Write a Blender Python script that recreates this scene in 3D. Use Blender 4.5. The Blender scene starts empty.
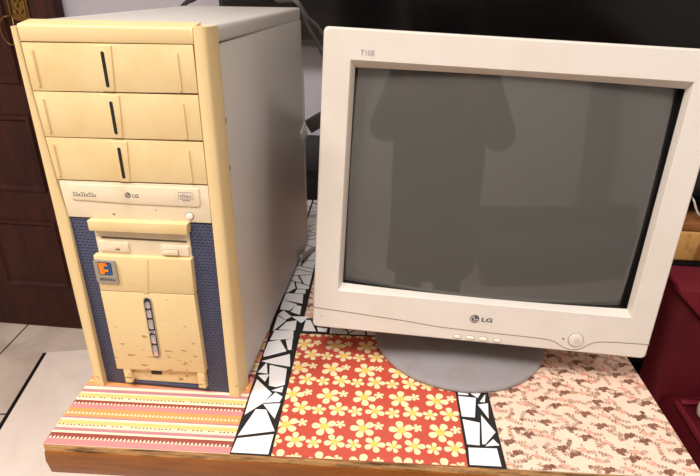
import bpy, bmesh, math, random
from mathutils import Vector, Matrix

# ------------------------------------------------------------------ basics
TZ = 0.72                      # height of the table top above the floor
SC = bpy.context.scene
COL = SC.collection
PI = math.pi
random.seed(7)


def lin(c):
    c = c / 255.0
    return c / 12.92 if c <= 0.04045 else ((c + 0.055) / 1.055) ** 2.4


def rgb(r, g, b):
    return (lin(r), lin(g), lin(b), 1.0)


def mat(name, col, rough=0.5, metal=0.0, spec=0.5, noise=None, bump=None, ior=None, coat=0.0):
    """noise=(scale, col2, lo, hi[, stretch]); bump=(scale, strength)"""
    m = bpy.data.materials.new(name)
    m.use_nodes = True
    nt = m.node_tree
    p = nt.nodes['Principled BSDF']
    p.inputs['Base Color'].default_value = col
    p.inputs['Roughness'].default_value = rough
    p.inputs['Metallic'].default_value = metal
    p.inputs['Specular IOR Level'].default_value = spec
    if ior:
        p.inputs['IOR'].default_value = ior
    if coat:
        p.inputs['Coat Weight'].default_value = coat
        p.inputs['Coat Roughness'].default_value = 0.08
    tc = None
    if noise or bump:
        tc = nt.nodes.new('ShaderNodeTexCoord')
    if noise:
        sc_, c2, lo, hi = noise[:4]
        st = noise[4] if len(noise) > 4 else (1, 1, 1)
        mp = nt.nodes.new('ShaderNodeMapping')
        mp.inputs['Scale'].default_value = st
        nz = nt.nodes.new('ShaderNodeTexNoise')
        nz.inputs['Scale'].default_value = sc_
        nz.inputs['Detail'].default_value = 6
        nz.inputs['Roughness'].default_value = 0.6
        rp = nt.nodes.new('ShaderNodeMapRange')
        rp.inputs['From Min'].default_value = lo
        rp.inputs['From Max'].default_value = hi
        mx = nt.nodes.new('ShaderNodeMix')
        mx.data_type = 'RGBA'
        mx.inputs['A'].default_value = col
        mx.inputs['B'].default_value = c2
        nt.links.new(tc.outputs['Object'], mp.inputs['Vector'])
        nt.links.new(mp.outputs['Vector'], nz.inputs['Vector'])
        nt.links.new(nz.outputs['Fac'], rp.inputs['Value'])
        nt.links.new(rp.outputs['Result'], mx.inputs['Factor'])
        nt.links.new(mx.outputs['Result'], p.inputs['Base Color'])
    if bump:
        nb = nt.nodes.new('ShaderNodeTexNoise')
        nb.inputs['Scale'].default_value = bump[0]
        nb.inputs['Detail'].default_value = 4
        bp = nt.nodes.new('ShaderNodeBump')
        bp.inputs['Strength'].default_value = bump[1]
        bp.inputs['Distance'].default_value = 0.002
        nt.links.new(tc.outputs['Object'], nb.inputs['Vector'])
        nt.links.new(nb.outputs['Fac'], bp.inputs['Height'])
        nt.links.new(bp.outputs['Normal'], p.inputs['Normal'])
    return m


# ------------------------------------------------------------------ materials
M = {}
def dirt_plastic(name, base, dirt, zlo, zhi, speck=0.60):
    """aged plastic: broad mottling plus brown flecks lying across the face, thicker low down on the case"""
    m = mat(name, base, 0.42, spec=0.45)
    nt = m.node_tree
    p = nt.nodes['Principled BSDF']
    tc = nt.nodes.new('ShaderNodeTexCoord')
    mp = nt.nodes.new('ShaderNodeMapping'); mp.inputs['Scale'].default_value = (1, 1, 3.2)
    n1 = nt.nodes.new('ShaderNodeTexNoise'); n1.inputs['Scale'].default_value = 85; n1.inputs['Detail'].default_value = 3
    n2 = nt.nodes.new('ShaderNodeTexNoise'); n2.inputs['Scale'].default_value = 14; n2.inputs['Detail'].default_value = 5
    sx = nt.nodes.new('ShaderNodeSeparateXYZ')
    zr = nt.nodes.new('ShaderNodeMapRange')
    zr.inputs['From Min'].default_value = zlo; zr.inputs['From Max'].default_value = zhi
    zr.inputs['To Min'].default_value = 0.0; zr.inputs['To Max'].default_value = 0.16
    ad = nt.nodes.new('ShaderNodeMath'); ad.operation = 'SUBTRACT'
    th = nt.nodes.new('ShaderNodeMapRange')
    th.inputs['From Min'].default_value = speck; th.inputs['From Max'].default_value = speck + 0.06
    m2 = nt.nodes.new('ShaderNodeMapRange')
    m2.inputs['From Min'].default_value = 0.35; m2.inputs['From Max'].default_value = 0.8
    m2.inputs['To Max'].default_value = 0.28
    a = nt.nodes.new('ShaderNodeMix'); a.data_type = 'RGBA'
    b = nt.nodes.new('ShaderNodeMix'); b.data_type = 'RGBA'
    a.inputs['A'].default_value = base
    a.inputs['B'].default_value = (base[0] * .78, base[1] * .70, base[2] * .55, 1)
    b.inputs['B'].default_value = dirt
    L = nt.links.new
    L(tc.outputs['Object'], mp.inputs['Vector']); L(mp.outputs['Vector'], n1.inputs['Vector'])
    L(tc.outputs['Object'], n2.inputs['Vector']); L(tc.outputs['Object'], sx.inputs['Vector'])
    L(sx.outputs['Z'], zr.inputs['Value'])
    L(n1.outputs['Fac'], ad.inputs[0]); L(zr.outputs['Result'], ad.inputs[1])
    L(ad.outputs['Value'], th.inputs['Value'])
    L(n2.outputs['Fac'], m2.inputs['Value']); L(m2.outputs['Result'], a.inputs['Factor'])
    L(a.outputs['Result'], b.inputs['A']); L(th.outputs['Result'], b.inputs['Factor'])
    L(b.outputs['Result'], p.inputs['Base Color'])
    return m


M['yellow'] = dirt_plastic('aged_yellow_plastic', rgb(223, 197, 147), rgb(140, 96, 48), 0.02, 0.20)
M['frame'] = dirt_plastic('aged_yellow_frame_plastic', rgb(223, 197, 147), rgb(160, 112, 60), 0.02, 0.16, 0.67)
M['yellow_clean'] = mat('yellowed_plastic', rgb(224, 199, 150), 0.4, noise=(16, rgb(214, 180, 122), .42, .75))
M['cream'] = mat('cream_drive_plastic', rgb(226, 208, 180), 0.4, noise=(30, rgb(205, 182, 145), .5, .85))
M['white_plastic'] = mat('white_button_plastic', rgb(236, 228, 214), 0.35)
M['case'] = mat('grey_case_paint', rgb(192, 186, 181), 0.42, spec=0.4, bump=(900, .08))
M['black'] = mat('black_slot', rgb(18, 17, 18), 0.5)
M['dkline'] = mat('dark_seam', rgb(92, 78, 58), 0.8)
M['greyline'] = mat('grey_seam', rgb(142, 130, 116), 0.7)
M['chrome'] = mat('chrome', rgb(205, 205, 208), 0.12, metal=1.0)
M['badge'] = mat('badge_silver', rgb(176, 172, 166), 0.3, metal=0.7)
M['orange'] = mat('badge_orange', rgb(240, 128, 30), 0.35)
M['blue'] = mat('badge_blue', rgb(20, 88, 150), 0.35)
M['ink'] = mat('grey_print_ink', rgb(72, 68, 78), 0.6)
M['inklt'] = mat('pale_print_ink', rgb(150, 142, 142), 0.6)
M['mon'] = mat('monitor_offwhite_plastic', rgb(215, 207, 199), 0.42, spec=0.4, noise=(9, rgb(208, 197, 184), .45, .8))
M['mon_base'] = mat('grey_stand_plastic', rgb(146, 141, 143), 0.45, spec=0.4, noise=(40, rgb(138, 131, 130), .45, .8))
M['screenblk'] = mat('black_tube_border', rgb(16, 15, 15), 0.35)
M['cable'] = mat('grey_cable_rubber', rgb(66, 62, 62), 0.5)
M['cablelt'] = mat('pale_cable_rubber', rgb(150, 142, 132), 0.5)
M['cableblk'] = mat('black_cable_rubber', rgb(36, 34, 36), 0.45)
M['cablewh'] = mat('white_cable_rubber', rgb(215, 208, 200), 0.5)
M['plug'] = mat('dark_plug_plastic', rgb(50, 45, 44), 0.45)

M['grout'] = mat('black_grout', rgb(24, 22, 22), 0.75, bump=(250, .6))
M['tile'] = mat('white_glazed_tile', rgb(240, 237, 238), 0.16, spec=0.5)
M['varnish'] = mat('varnished_brown_wood', rgb(146, 84, 28), 0.3, noise=(14, rgb(118, 64, 18), .35, .72, (1.2, 6, 10)), coat=.3)
M['rawedge'] = mat('rough_board_edge', rgb(196, 146, 92), 0.8, noise=(45, rgb(62, 38, 20), .42, .68, (.5, 3, 5)), bump=(160, .8))
M['red'] = mat('coral_red_paper', rgb(192, 80, 64), 0.38)
M['petal'] = mat('cream_petal_print', rgb(243, 223, 176), 0.38)
M['heart'] = mat('yellow_flower_heart', rgb(244, 200, 98), 0.38)
M['rosebg'] = mat('pale_pink_paper', rgb(240, 210, 188), 0.38, noise=(22, rgb(236, 196, 176), .42, .7))
M['rosebr'] = mat('brown_rose_print', rgb(156, 112, 94), 0.4, noise=(520, rgb(108, 70, 58), .46, .54))
M['rosepk'] = mat('pink_rose_print', rgb(222, 140, 122), 0.4, noise=(520, rgb(242, 190, 166), .46, .54))
M['sprig'] = mat('brown_sprig_print', rgb(172, 138, 116), 0.4)
M['s_pink'] = mat('stripe_pink', rgb(220, 136, 138), 0.4)
M['s_maroon'] = mat('stripe_maroon', rgb(150, 74, 66), 0.4)
M['s_cream'] = mat('stripe_cream', rgb(244, 224, 194), 0.4)
M['s_mauve'] = mat('stripe_mauve', rgb(186, 130, 138), 0.4)
M['s_yellow'] = mat('stripe_yellow', rgb(238, 194, 124), 0.4)
M['s_orange'] = mat('stripe_orange', rgb(228, 154, 92), 0.4)
M['s_brown'] = mat('stripe_brown_dots', rgb(120, 80, 50), 0.4)

M['door'] = mat('dark_mahogany_door', rgb(58, 22, 15), 0.45, spec=.25, noise=(7, rgb(38, 13, 9), .35, .7, (6, 6, .7)))
M['brass'] = mat('aged_brass', rgb(128, 100, 56), 0.38, metal=1.0, bump=(140, .7))
M['wall'] = mat('pale_lilac_wall_paint', rgb(168, 163, 172), 0.8)
M['roomwall'] = mat('cream_wall_paint', rgb(222, 217, 210), 0.8)
M['ceiling'] = mat('white_ceiling_paint', rgb(236, 232, 226), 0.9)
M['tv'] = mat('gloss_black_tv', rgb(9, 8, 9), 0.16, spec=0.3)
M['tvbez'] = mat('tv_bezel', rgb(26, 24, 25), 0.25)
M['tvlip'] = mat('tv_bezel_lip', rgb(70, 68, 72), 0.3, metal=.5)
M['console'] = mat('black_cabinet_laminate', rgb(18, 16, 16), 0.5, spec=.2)
M['maroon'] = mat('maroon_upholstery', rgb(88, 14, 24), 0.65, spec=0.2, noise=(5, rgb(66, 9, 16), .4, .75), bump=(30, .25))
M['maroon2'] = mat('maroon_cover', rgb(112, 24, 36), 0.6, spec=0.3, bump=(40, .25))
M['wood_box'] = mat('tan_carved_wood', rgb(204, 152, 88), 0.55, noise=(10, rgb(150, 98, 48), .48, .6, (3, 1, 1)), bump=(25, .9))
M['wood_rim'] = mat('brown_wood_rim', rgb(150, 96, 54), 0.5, noise=(14, rgb(112, 66, 34), .4, .7))
M['skin'] = mat('skin', rgb(178, 128, 100), 0.5)
M['cloth'] = mat('dark_tunic_cloth', rgb(66, 56, 60), 0.85)
M['trouser'] = mat('dark_trouser_cloth', rgb(46, 42, 48), 0.85)
M['hair'] = mat('black_hair', rgb(22, 18, 17), 0.5)
M['shoe'] = mat('brown_sandal', rgb(70, 46, 34), 0.6)
M['lampbody'] = mat('white_lamp_metal', rgb(235, 235, 232), 0.4)
M['teal'] = mat('grey_curtain_cloth', rgb(126, 118, 120), 0.9)
M['sofa_dark'] = mat('dark_sofa_cloth', rgb(72, 64, 62), 0.9)


def grille_material():
    m = mat('blue_perforated_plastic', rgb(56, 61, 88), 0.45)
    nt = m.node_tree; p = nt.nodes['Principled BSDF']; L = nt.links.new
    tc = nt.nodes.new('ShaderNodeTexCoord')
    sx = nt.nodes.new('ShaderNodeSeparateXYZ')
    cb = nt.nodes.new('ShaderNodeCombineXYZ')
    L(tc.outputs['Object'], sx.inputs['Vector']); L(sx.outputs['X'], cb.inputs['X']); L(sx.outputs['Z'], cb.inputs['Y'])
    br = nt.nodes.new('ShaderNodeTexBrick')
    br.offset = 0.5
    br.inputs['Scale'].default_value = 1.0
    br.inputs['Brick Width'].default_value = 0.0052
    br.inputs['Row Height'].default_value = 0.0038
    br.inputs['Mortar Size'].default_value = 0.00135
    br.inputs['Mortar Smooth'].default_value = 0.3
    br.inputs['Color1'].default_value = rgb(22, 24, 40)
    br.inputs['Color2'].default_value = rgb(28, 30, 48)
    br.inputs['Mortar'].default_value = rgb(63, 68, 94)
    L(cb.outputs['Vector'], br.inputs['Vector'])
    L(br.outputs['Color'], p.inputs['Base Color'])
    bp = nt.nodes.new('ShaderNodeBump'); bp.inputs['Strength'].default_value = .6; bp.inputs['Distance'].default_value = .001
    L(br.outputs['Fac'], bp.inputs['Height']); L(bp.outputs['Normal'], p.inputs['Normal'])
    return m
M['grille'] = grille_material()


def marble_material(name, base, vein, tilew=None, rot=0.0, groutc=None):
    m = mat(name, base, 0.22, spec=0.5)
    nt = m.node_tree; p = nt.nodes['Principled BSDF']; L = nt.links.new
    tc = nt.nodes.new('ShaderNodeTexCoord')
    nz = nt.nodes.new('ShaderNodeTexNoise'); nz.inputs['Scale'].default_value = 5; nz.inputs['Detail'].default_value = 8
    nz.inputs['Distortion'].default_value = 1.2
    rp = nt.nodes.new('ShaderNodeMapRange'); rp.inputs['From Min'].default_value = .45; rp.inputs['From Max'].default_value = .72
    mx = nt.nodes.new('ShaderNodeMix'); mx.data_type = 'RGBA'
    mx.inputs['A'].default_value = base; mx.inputs['B'].default_value = vein
    L(tc.outputs['Object'], nz.inputs['Vector']); L(nz.outputs['Fac'], rp.inputs['Value']); L(rp.outputs['Result'], mx.inputs['Factor'])
    out = mx.outputs['Result']
    if tilew:
        mp = nt.nodes.new('ShaderNodeMapping'); mp.inputs['Rotation'].default_value = (0, 0, rot)
        mp.inputs['Location'].default_value = tilew[1]
        br = nt.nodes.new('ShaderNodeTexBrick'); br.offset = 0.0
        br.inputs['Scale'].default_value = 1
        br.inputs['Brick Width'].default_value = tilew[0]; br.inputs['Row Height'].default_value = tilew[0]
        br.inputs['Mortar Size'].default_value = 0.003; br.inputs['Mortar Smooth'].default_value = 0
        br.inputs['Mortar'].default_value = groutc
        L(tc.outputs['Object'], mp.inputs['Vector']); L(mp.outputs['Vector'], br.inputs['Vector'])
        L(out, br.inputs['Color1']); L(out, br.inputs['Color2'])
        out = br.outputs['Color']
    L(out, p.inputs['Base Color'])
    return m
M['floor'] = marble_material('grey_marble_floor_tile', rgb(212, 194, 180), rgb(182, 164, 150), (0.60, (-0.1936, 0.1865, 0)), -0.10, rgb(60, 50, 46))
M['slab'] = marble_material('white_marble_slab', rgb(255, 238, 226), rgb(244, 226, 213))


def screen_material():
    m = mat('grey_picture_tube_glass', rgb(84, 82, 79), 0.03, spec=0.5, ior=1.6)
    return m
M['screen'] = screen_material()

# ------------------------------------------------------------------ object helpers
ORG = {}


def new_bm():
    return bmesh.new()


def link(o):
    COL.objects.link(o)
    return o


def thing(name, label, cat, org=(0, 0, 0), group=None):
    """an Empty at the thing's base (org in table-top coordinates)"""
    o = link(bpy.data.objects.new(name, None))
    o.empty_display_size = 0.05
    o.location = Vector(org) + Vector((0, 0, TZ))
    ORG[o.name] = Vector(org)
    o['label'] = label; o['category'] = cat
    if group:
        o['group'] = group
    return o


def obj(name, bm, mats, parent=None, smooth=True, label=None, cat=None, kind=None, group=None, angle=35):
    if parent is not None:
        org = ORG[parent.name]
    else:
        zs = [v.co.z for v in bm.verts]; xs = [v.co.x for v in bm.verts]; ys = [v.co.y for v in bm.verts]
        org = Vector(((min(xs) + max(xs)) / 2, (min(ys) + max(ys)) / 2, min(zs)))
    bmesh.ops.translate(bm, verts=bm.verts, vec=-org)
    bmesh.ops.recalc_face_normals(bm, faces=bm.faces)
    me = bpy.data.meshes.new(name)
    bm.to_mesh(me); bm.free()
    if not isinstance(mats, (list, tuple)):
        mats = [mats]
    for m in mats:
        me.materials.append(m)
    if smooth:
        me.polygons.foreach_set('use_smooth', [True] * len(me.polygons))
        me.set_sharp_from_angle(angle=math.radians(angle))
    o = link(bpy.data.objects.new(name, me))
    ORG[o.name] = org
    if parent is not None:
        o.parent = parent
    else:
        o.location = org + Vector((0, 0, TZ))
    if label: o['label'] = label
    if cat: o['category'] = cat
    if kind: o['kind'] = kind
    if group: o['group'] = group
    return o


def box(bm, x0, x1, y0, y1, z0, z1, bev=0.0, mi=0, seg=2):
    n0 = len(bm.faces)
    vs = [bm.verts.new((x, y, z)) for z in (z0, z1) for y in (y0, y1) for x in (x0, x1)]
    fs = []
    for q in ((0, 1, 3, 2), (4, 6, 7, 5), (0, 4, 5, 1), (2, 3, 7, 6), (0, 2, 6, 4), (1, 5, 7, 3)):
        f = bm.faces.new([vs[i] for i in q]); f.material_index = mi; fs.append(f)
    if bev:
        es = list({e for f in fs for e in f.edges})
        bmesh.ops.bevel(bm, geom=es, offset=bev, segments=seg, profile=0.5, affect='EDGES', clamp_overlap=True)
        bm.faces.ensure_lookup_table()
        for f in bm.faces[n0:]:
            f.material_index = mi
    return bm


def hexa(bm, pts, bev=0.0, mi=0, seg=2):
    """8 free corners in the order of box(): (z0:y0x0,y0x1,y1x0,y1x1, z1: ...)"""
    vs = [bm.verts.new(p) for p in pts]
    fs = [bm.faces.new([vs[i] for i in q]) for q in ((0, 1, 3, 2), (4, 6, 7, 5), (0, 4, 5, 1), (2, 3, 7, 6), (0, 2, 6, 4), (1, 5, 7, 3))]
    for f in fs: f.material_index = mi
    if bev:
        es = list({e for f in fs for e in f.edges})
        r = bmesh.ops.bevel(bm, geom=es, offset=bev, segments=seg, profile=0.5, affect='EDGES', clamp_overlap=True)
        for f in r['faces']: f.material_index = mi
    return bm


def area2(P):
    return sum(P[i][0] * P[(i + 1) % len(P)][1] - P[(i + 1) % len(P)][0] * P[i][1] for i in range(len(P)))


def inset(P, d):
    """move every edge of a 2-D polygon inward by d"""
    s = 1 if area2(P) > 0 else -1
    n = len(P); out = []
    for i in range(n):
        a, b, c = Vector(P[i - 1]), Vector(P[i]), Vector(P[(i + 1) % n])
        e1 = (b - a).normalized(); e2 = (c - b).normalized()
        n1 = Vector((-e1.y, e1.x)) * s; n2 = Vector((-e2.y, e2.x)) * s
        m = n1 + n2
        if m.length < 1e-6:
            out.append(tuple(b + n1 * d)); continue
        m.normalize()
        k = max(m.dot(n1), 0.35)
        out.append(tuple(b + m * (d / k)))
    return out


def plate(bm, P, fm, d0, d1, bev=0.0, mi=0, back=True):
    """prism over polygon P; front cap at d0, back cap at d1, front rim chamfered; fm(u,v,d) -> xyz"""
    loops = [[bm.verts.new(fm(u, v, d1)) for u, v in P]]
    if bev:
        s = 1 if d0 > d1 else -1
        loops.append([bm.verts.new(fm(u, v, d0 - s * bev)) for u, v in P])
        Q1 = inset(P, bev * 0.3)
        loops.append([bm.verts.new(fm(u, v, d0 - s * bev * 0.3)) for u, v in Q1])
        Q = inset(P, bev)
        loops.append([bm.verts.new(fm(u, v, d0)) for u, v in Q])
    else:
        loops.append([bm.verts.new(fm(u, v, d0)) for u, v in P])
    n = len(P)
    for A, B in zip(loops, loops[1:]):
        for i in range(n):
            f = bm.faces.new((A[i], A[(i + 1) % n], B[(i + 1) % n], B[i])); f.material_index = mi
    f = bm.faces.new(loops[-1]); f.material_index = mi
    if back:
        f = bm.faces.new(loops[0][::-1]); f.material_index = mi
    return bm


def rrect(u0, u1, v0, v1, r=0.0, seg=4):
    if r <= 0:
        return [(u0, v0), (u1, v0), (u1, v1), (u0, v1)]
    P = []
    for cx, cy, a0 in ((u1 - r, v0 + r, -PI / 2), (u1 - r, v1 - r, 0), (u0 + r, v1 - r, PI / 2), (u0 + r, v0 + r, PI)):
        for k in range(seg + 1):
            a = a0 + k * PI / 2 / seg
            P.append((cx + r * math.cos(a), cy + r * math.sin(a)))
    return P


def ellipse(cu, cv, ru, rv, n=20, rot=0.0):
    c, s = math.cos(rot), math.sin(rot)
    return [(cu + ru * math.cos(t) * c - rv * math.sin(t) * s, cv + ru * math.cos(t) * s + rv * math.sin(t) * c)
            for t in (2 * PI * k / n for k in range(n))]


def strip2d(pts, w):
    """closed 2-D outline of a line of width w through pts"""
    L, R = [], []
    for i, p in enumerate(pts):
        a = Vector(pts[max(i - 1, 0)]); b = Vector(pts[min(i + 1, len(pts) - 1)])
        t = (b - a).normalized(); n = Vector((-t.y, t.x)) * w / 2
        L.append(tuple(Vector(p) + n)); R.append(tuple(Vector(p) - n))
    return R + L[::-1]


def ring(bm, cu, cv, r0, r1, fm, d, a0=0.0, a1=2 * PI, n=24, mi=0):
    """flat annulus sector lying at depth d"""
    A = [bm.verts.new(fm(cu + r0 * math.cos(a0 + (a1 - a0) * k / n), cv + r0 * math.sin(a0 + (a1 - a0) * k / n), d)) for k in range(n + 1)]
    B = [bm.verts.new(fm(cu + r1 * math.cos(a0 + (a1 - a0) * k / n), cv + r1 * math.sin(a0 + (a1 - a0) * k / n), d)) for k in range(n + 1)]
    for k in range(n):
        f = bm.faces.new((A[k], A[k + 1], B[k + 1], B[k])); f.material_index = mi
    return bm


def smooth_path(pts, n=8):
    """Catmull-Rom through 3-D points"""
    P = [Vector(p) for p in pts]; out = []
    for i in range(len(P) - 1):
        p0 = P[max(i - 1, 0)]; p1 = P[i]; p2 = P[i + 1]; p3 = P[min(i + 2, len(P) - 1)]
        for k in range(n):
            t = k / n
            out.append(0.5 * ((2 * p1) + (-p0 + p2) * t + (2 * p0 - 5 * p1 + 4 * p2 - p3) * t * t + (-p0 + 3 * p1 - 3 * p2 + p3) * t ** 3))
    out.append(P[-1])
    return out


def tube(bm, pts, r, n=10, mi=0, closed=False):
    rings = []
    N = len(pts)
    up = Vector((0.13, 0.31, 0.94)).normalized()
    for i, p in enumerate(pts):
        if closed:
            t = (pts[(i + 1) % N] - pts[i - 1]).normalized()
        else:
            t = (pts[min(i + 1, N - 1)] - pts[max(i - 1, 0)]).normalized()
        a = t.cross(up)
        if a.length < 0.05: a = t.cross(Vector((1, 0, 0)))
        a.normalize(); b = t.cross(a)
        rr = r(i / (N - 1)) if callable(r) else r
        rings.append([bm.verts.new(p + a * rr * math.cos(2 * PI * k / n) + b * rr * math.sin(2 * PI * k / n)) for k in range(n)])
    pairs = list(zip(rings, rings[1:])) + ([(rings[-1], rings[0])] if closed else [])
    for A, B in pairs:
        for k in range(n):
            f = bm.faces.new((A[k], A[(k + 1) % n], B[(k + 1) % n], B[k])); f.material_index = mi
    if not closed:
        bm.faces.new(rings[0][::-1]).material_index = mi
        bm.faces.new(rings[-1]).material_index = mi
    return bm


def lathe(bm, prof, c, n=64, mi=0):
    """revolve (r,z) about the vertical through c"""
    rings = []
    for r, z in prof:
        if r < 1e-6:
            rings.append([bm.verts.new((c[0], c[1], c[2] + z))])
        else:
            rings.append([bm.verts.new((c[0] + r * math.cos(2 * PI * k / n), c[1] + r * math.sin(2 * PI * k / n), c[2] + z)) for k in range(n)])
    for A, B in zip(rings, rings[1:]):
        for k in range(n):
            if len(A) == 1 and len(B) == 1: continue
            if len(A) == 1: f = bm.faces.new((A[0], B[k], B[(k + 1) % n]))
            elif len(B) == 1: f = bm.faces.new((A[k], A[(k + 1) % n], B[0]))
            else: f = bm.faces.new((A[k], A[(k + 1) % n], B[(k + 1) % n], B[k]))
            f.material_index = mi
    return bm


def text_into(bm, body, u0, v0, u1, v1, fm, d, mi=0, bold=0.0):
    """write body so that its letters fill the rectangle u0..u1, v0..v1 of a face"""
    cu = bpy.data.curves.new('txt', 'FONT')
    cu.body = body; cu.size = 1.0; cu.fill_mode = 'FRONT'
    cu.offset = bold
    o = bpy.data.objects.new('txt', cu); COL.objects.link(o)
    dg = bpy.context.evaluated_depsgraph_get(); dg.update()
    me = bpy.data.meshes.new_from_object(o.evaluated_get(dg))
    xs = [v.co.x for v in me.vertices]; ys = [v.co.y for v in me.vertices]
    ax, bx, ay, by = min(xs), max(xs), min(ys), max(ys)
    vs = [bm.verts.new(fm(u0 + (v.co.x - ax) / (bx - ax) * (u1 - u0), v0 + (v.co.y - ay) / (by - ay) * (v1 - v0), d)) for v in me.vertices]
    for p in me.polygons:
        try:
            f = bm.faces.new([vs[i] for i in p.vertices]); f.material_index = mi
        except ValueError:
            pass
    bpy.data.objects.remove(o); bpy.data.curves.remove(cu); bpy.data.meshes.remove(me)
    return bm


def lg_mark(bm, cu, cv, r, fm, d, mi_dark=0, mi_lt=1):
    """round dark mark with a pale letter-like line face in it"""
    plate(bm, ellipse(cu, cv, r, r, 28), fm, d, d - 0.0002, 0, mi_dark)
    e = d + 0.00008
    w = r * 0.13
    ring(bm, cu, cv, r * .68, r * .68 + w, fm, e, PI * .5, PI * 2.0, 22, mi_lt)
    plate(bm, [(cu + r * .12, cv - w / 2), (cu + r * .74, cv - w / 2), (cu + r * .74, cv + w / 2), (cu + r * .12, cv + w / 2)], fm, e, d, 0, mi_lt)
    plate(bm, [(cu - w, cv - r * .36), (cu + r * .2, cv - r * .36), (cu + r * .2, cv - r * .36 + w), (cu, cv - r * .36 + w), (cu, cv + r * .36), (cu - w, cv + r * .36)], fm, e, d, 0, mi_lt)
    plate(bm, ellipse(cu - r * .34, cv + r * .28, r * .12, r * .12, 10), fm, e, d, 0, mi_lt)
    return bm


# ------------------------------------------------------------------ camera (solved from the photograph's vanishing points)
yaw, pitch, roll = 0.1096, 0.4408, 0.0118
CAMP = Vector((0.3833, -0.5134, 0.4689))
cy, sy, cp, sp = math.cos(yaw), math.sin(yaw), math.cos(pitch), math.sin(pitch)
F = Vector((-sy * cp, cy * cp, -sp)); Rr = Vector((cy, sy, 0)); Uu = Rr.cross(F)
cr, sr = math.cos(roll), math.sin(roll)
R2 = cr * Rr + sr * Uu; U2 = -sr * Rr + cr * Uu
cam = bpy.data.cameras.new('camera'); cam.sensor_width = 36; cam.lens = 546.13 * 36 / 700
cam.clip_start = 0.02
co = link(bpy.data.objects.new('camera', cam))
mw = Matrix((R2, U2, -F)).transposed().to_4x4()
mw.translation = CAMP + Vector((0, 0, TZ))
co.matrix_world = mw
SC.camera = co

# ------------------------------------------------------------------ table
TY = 0.0566
ct, st = math.cos(TY), math.sin(TY)


def T(a, b, h=0.0):
    return (ct * a - st * b, st * a + ct * b, h)


A0, A1, B0, B1 = -0.0079, 0.7065, -0.1035, 0.661
a_cells = [(A0, 0.2020), (0.2478, 0.4600), (0.5012, A1)]
b_cells = [(B0, 0.1242), (0.1655, 0.3925), (0.4335, B1)]
SLABZ = -TZ + 0.022
table = thing('mosaic_table', 'wooden table whose top is papered in stripes, flowers and roses between white mosaic bands', 'table',
              T((A0 + A1) / 2, (B0 + B1) / 2, SLABZ))
bm = new_bm()
plate(bm, [(A0, B0), (A1, B0), (A1, B1), (A0, B1)], T, -0.0006, -0.0105, 0.0004)
obj('table_board', bm, M['rawedge'], table)
for nm, P in (('front', [(A0, B0 + .003), (A1, B0 + .003), (A1, B0 + .03), (A0, B0 + .03)]),
              ('back', [(A0, B1 - .03), (A1, B1 - .03), (A1, B1), (A0, B1)]),
              ('left', [(A0, B0 + .03), (A0 + .03, B0 + .03), (A0 + .03, B1 - .03), (A0, B1 - .03)]),
              ('right', [(A1 - .03, B0 + .03), (A1, B0 + .03), (A1, B1 - .03), (A1 - .03, B1 - .03)])):
    bm = new_bm()
    P2 = [(u, v - (.0045 if (nm == 'front' and v < B0 + .01) else 0)) for u, v in P]
    n = len(P2)
    top = [bm.verts.new(T(u, v, -0.0106)) for u, v in P2]
    mid = [bm.verts.new(T(u, v - (.002 if nm == 'front' and v < 0 else 0), -0.022)) for u, v in P2]
    bot = [bm.verts.new(T(u, v + (.002 if nm == 'front' and v < B0 + .01 else 0), -0.044)) for u, v in P2]
    for X, Y in ((top, mid), (mid, bot)):
        for i in range(n): bm.faces.new((X[i], X[(i + 1) % n], Y[(i + 1) % n], Y[i]))
    bm.faces.new(top); bm.faces.new(bot[::-1])
    obj('wooden_edging', bm, M['varnish'], table, label='rounded brown varnished front edging of the table' if nm == 'front' else None)
for a in (A0 + .05, A1 - .10):
    for b in (B0 + .05, B1 - .10):
        bm = new_bm()
        hexa(bm, [T(a + .008, b + .008, SLABZ), T(a + .042, b + .008, SLABZ), T(a + .008, b + .042, SLABZ), T(a + .042, b + .042, SLABZ),
                  T(a, b, -.0088), T(a + .05, b, -.0088), T(a, b + .05, -.0088), T(a + .05, b + .05, -.0088)], .003)
        obj('leg', bm, M['varnish'], table)

PH = 0.0004                     # paper surface height above zero
def rect_plate(bm, a0, a1, b0, b1, h, mi=0, base=-0.0006):
    plate(bm, [(a0, b0), (a1, b0), (a1, b1), (a0, b1)], T, h, base, 0, mi)


def clip_poly(P, a0, a1, b0, b1):
    def cut(P, f):
        out = []
        for i in range(len(P)):
            p, q = P[i - 1], P[i]
            fp, fq = f(p), f(q)
            if (fp >= 0) != (fq >= 0):
                t = fp / (fp - fq); out.append((p[0] + (q[0] - p[0]) * t, p[1] + (q[1] - p[1]) * t))
            if fq >= 0: out.append(q)
        return out
    for f in (lambda p: p[0] - a0, lambda p: a1 - p[0], lambda p: p[1] - b0, lambda p: b1 - p[1]):
        if len(P) < 3: return []
        P = cut(P, f)
    return P if len(P) >= 3 and abs(area2(P)) > 2e-9 else []


def flat(bm, P, h, mi):
    f = bm.faces.new([bm.verts.new(T(a, b, h)) for a, b in (P if area2(P) > 0 else P[::-1])]); f.material_index = mi


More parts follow.
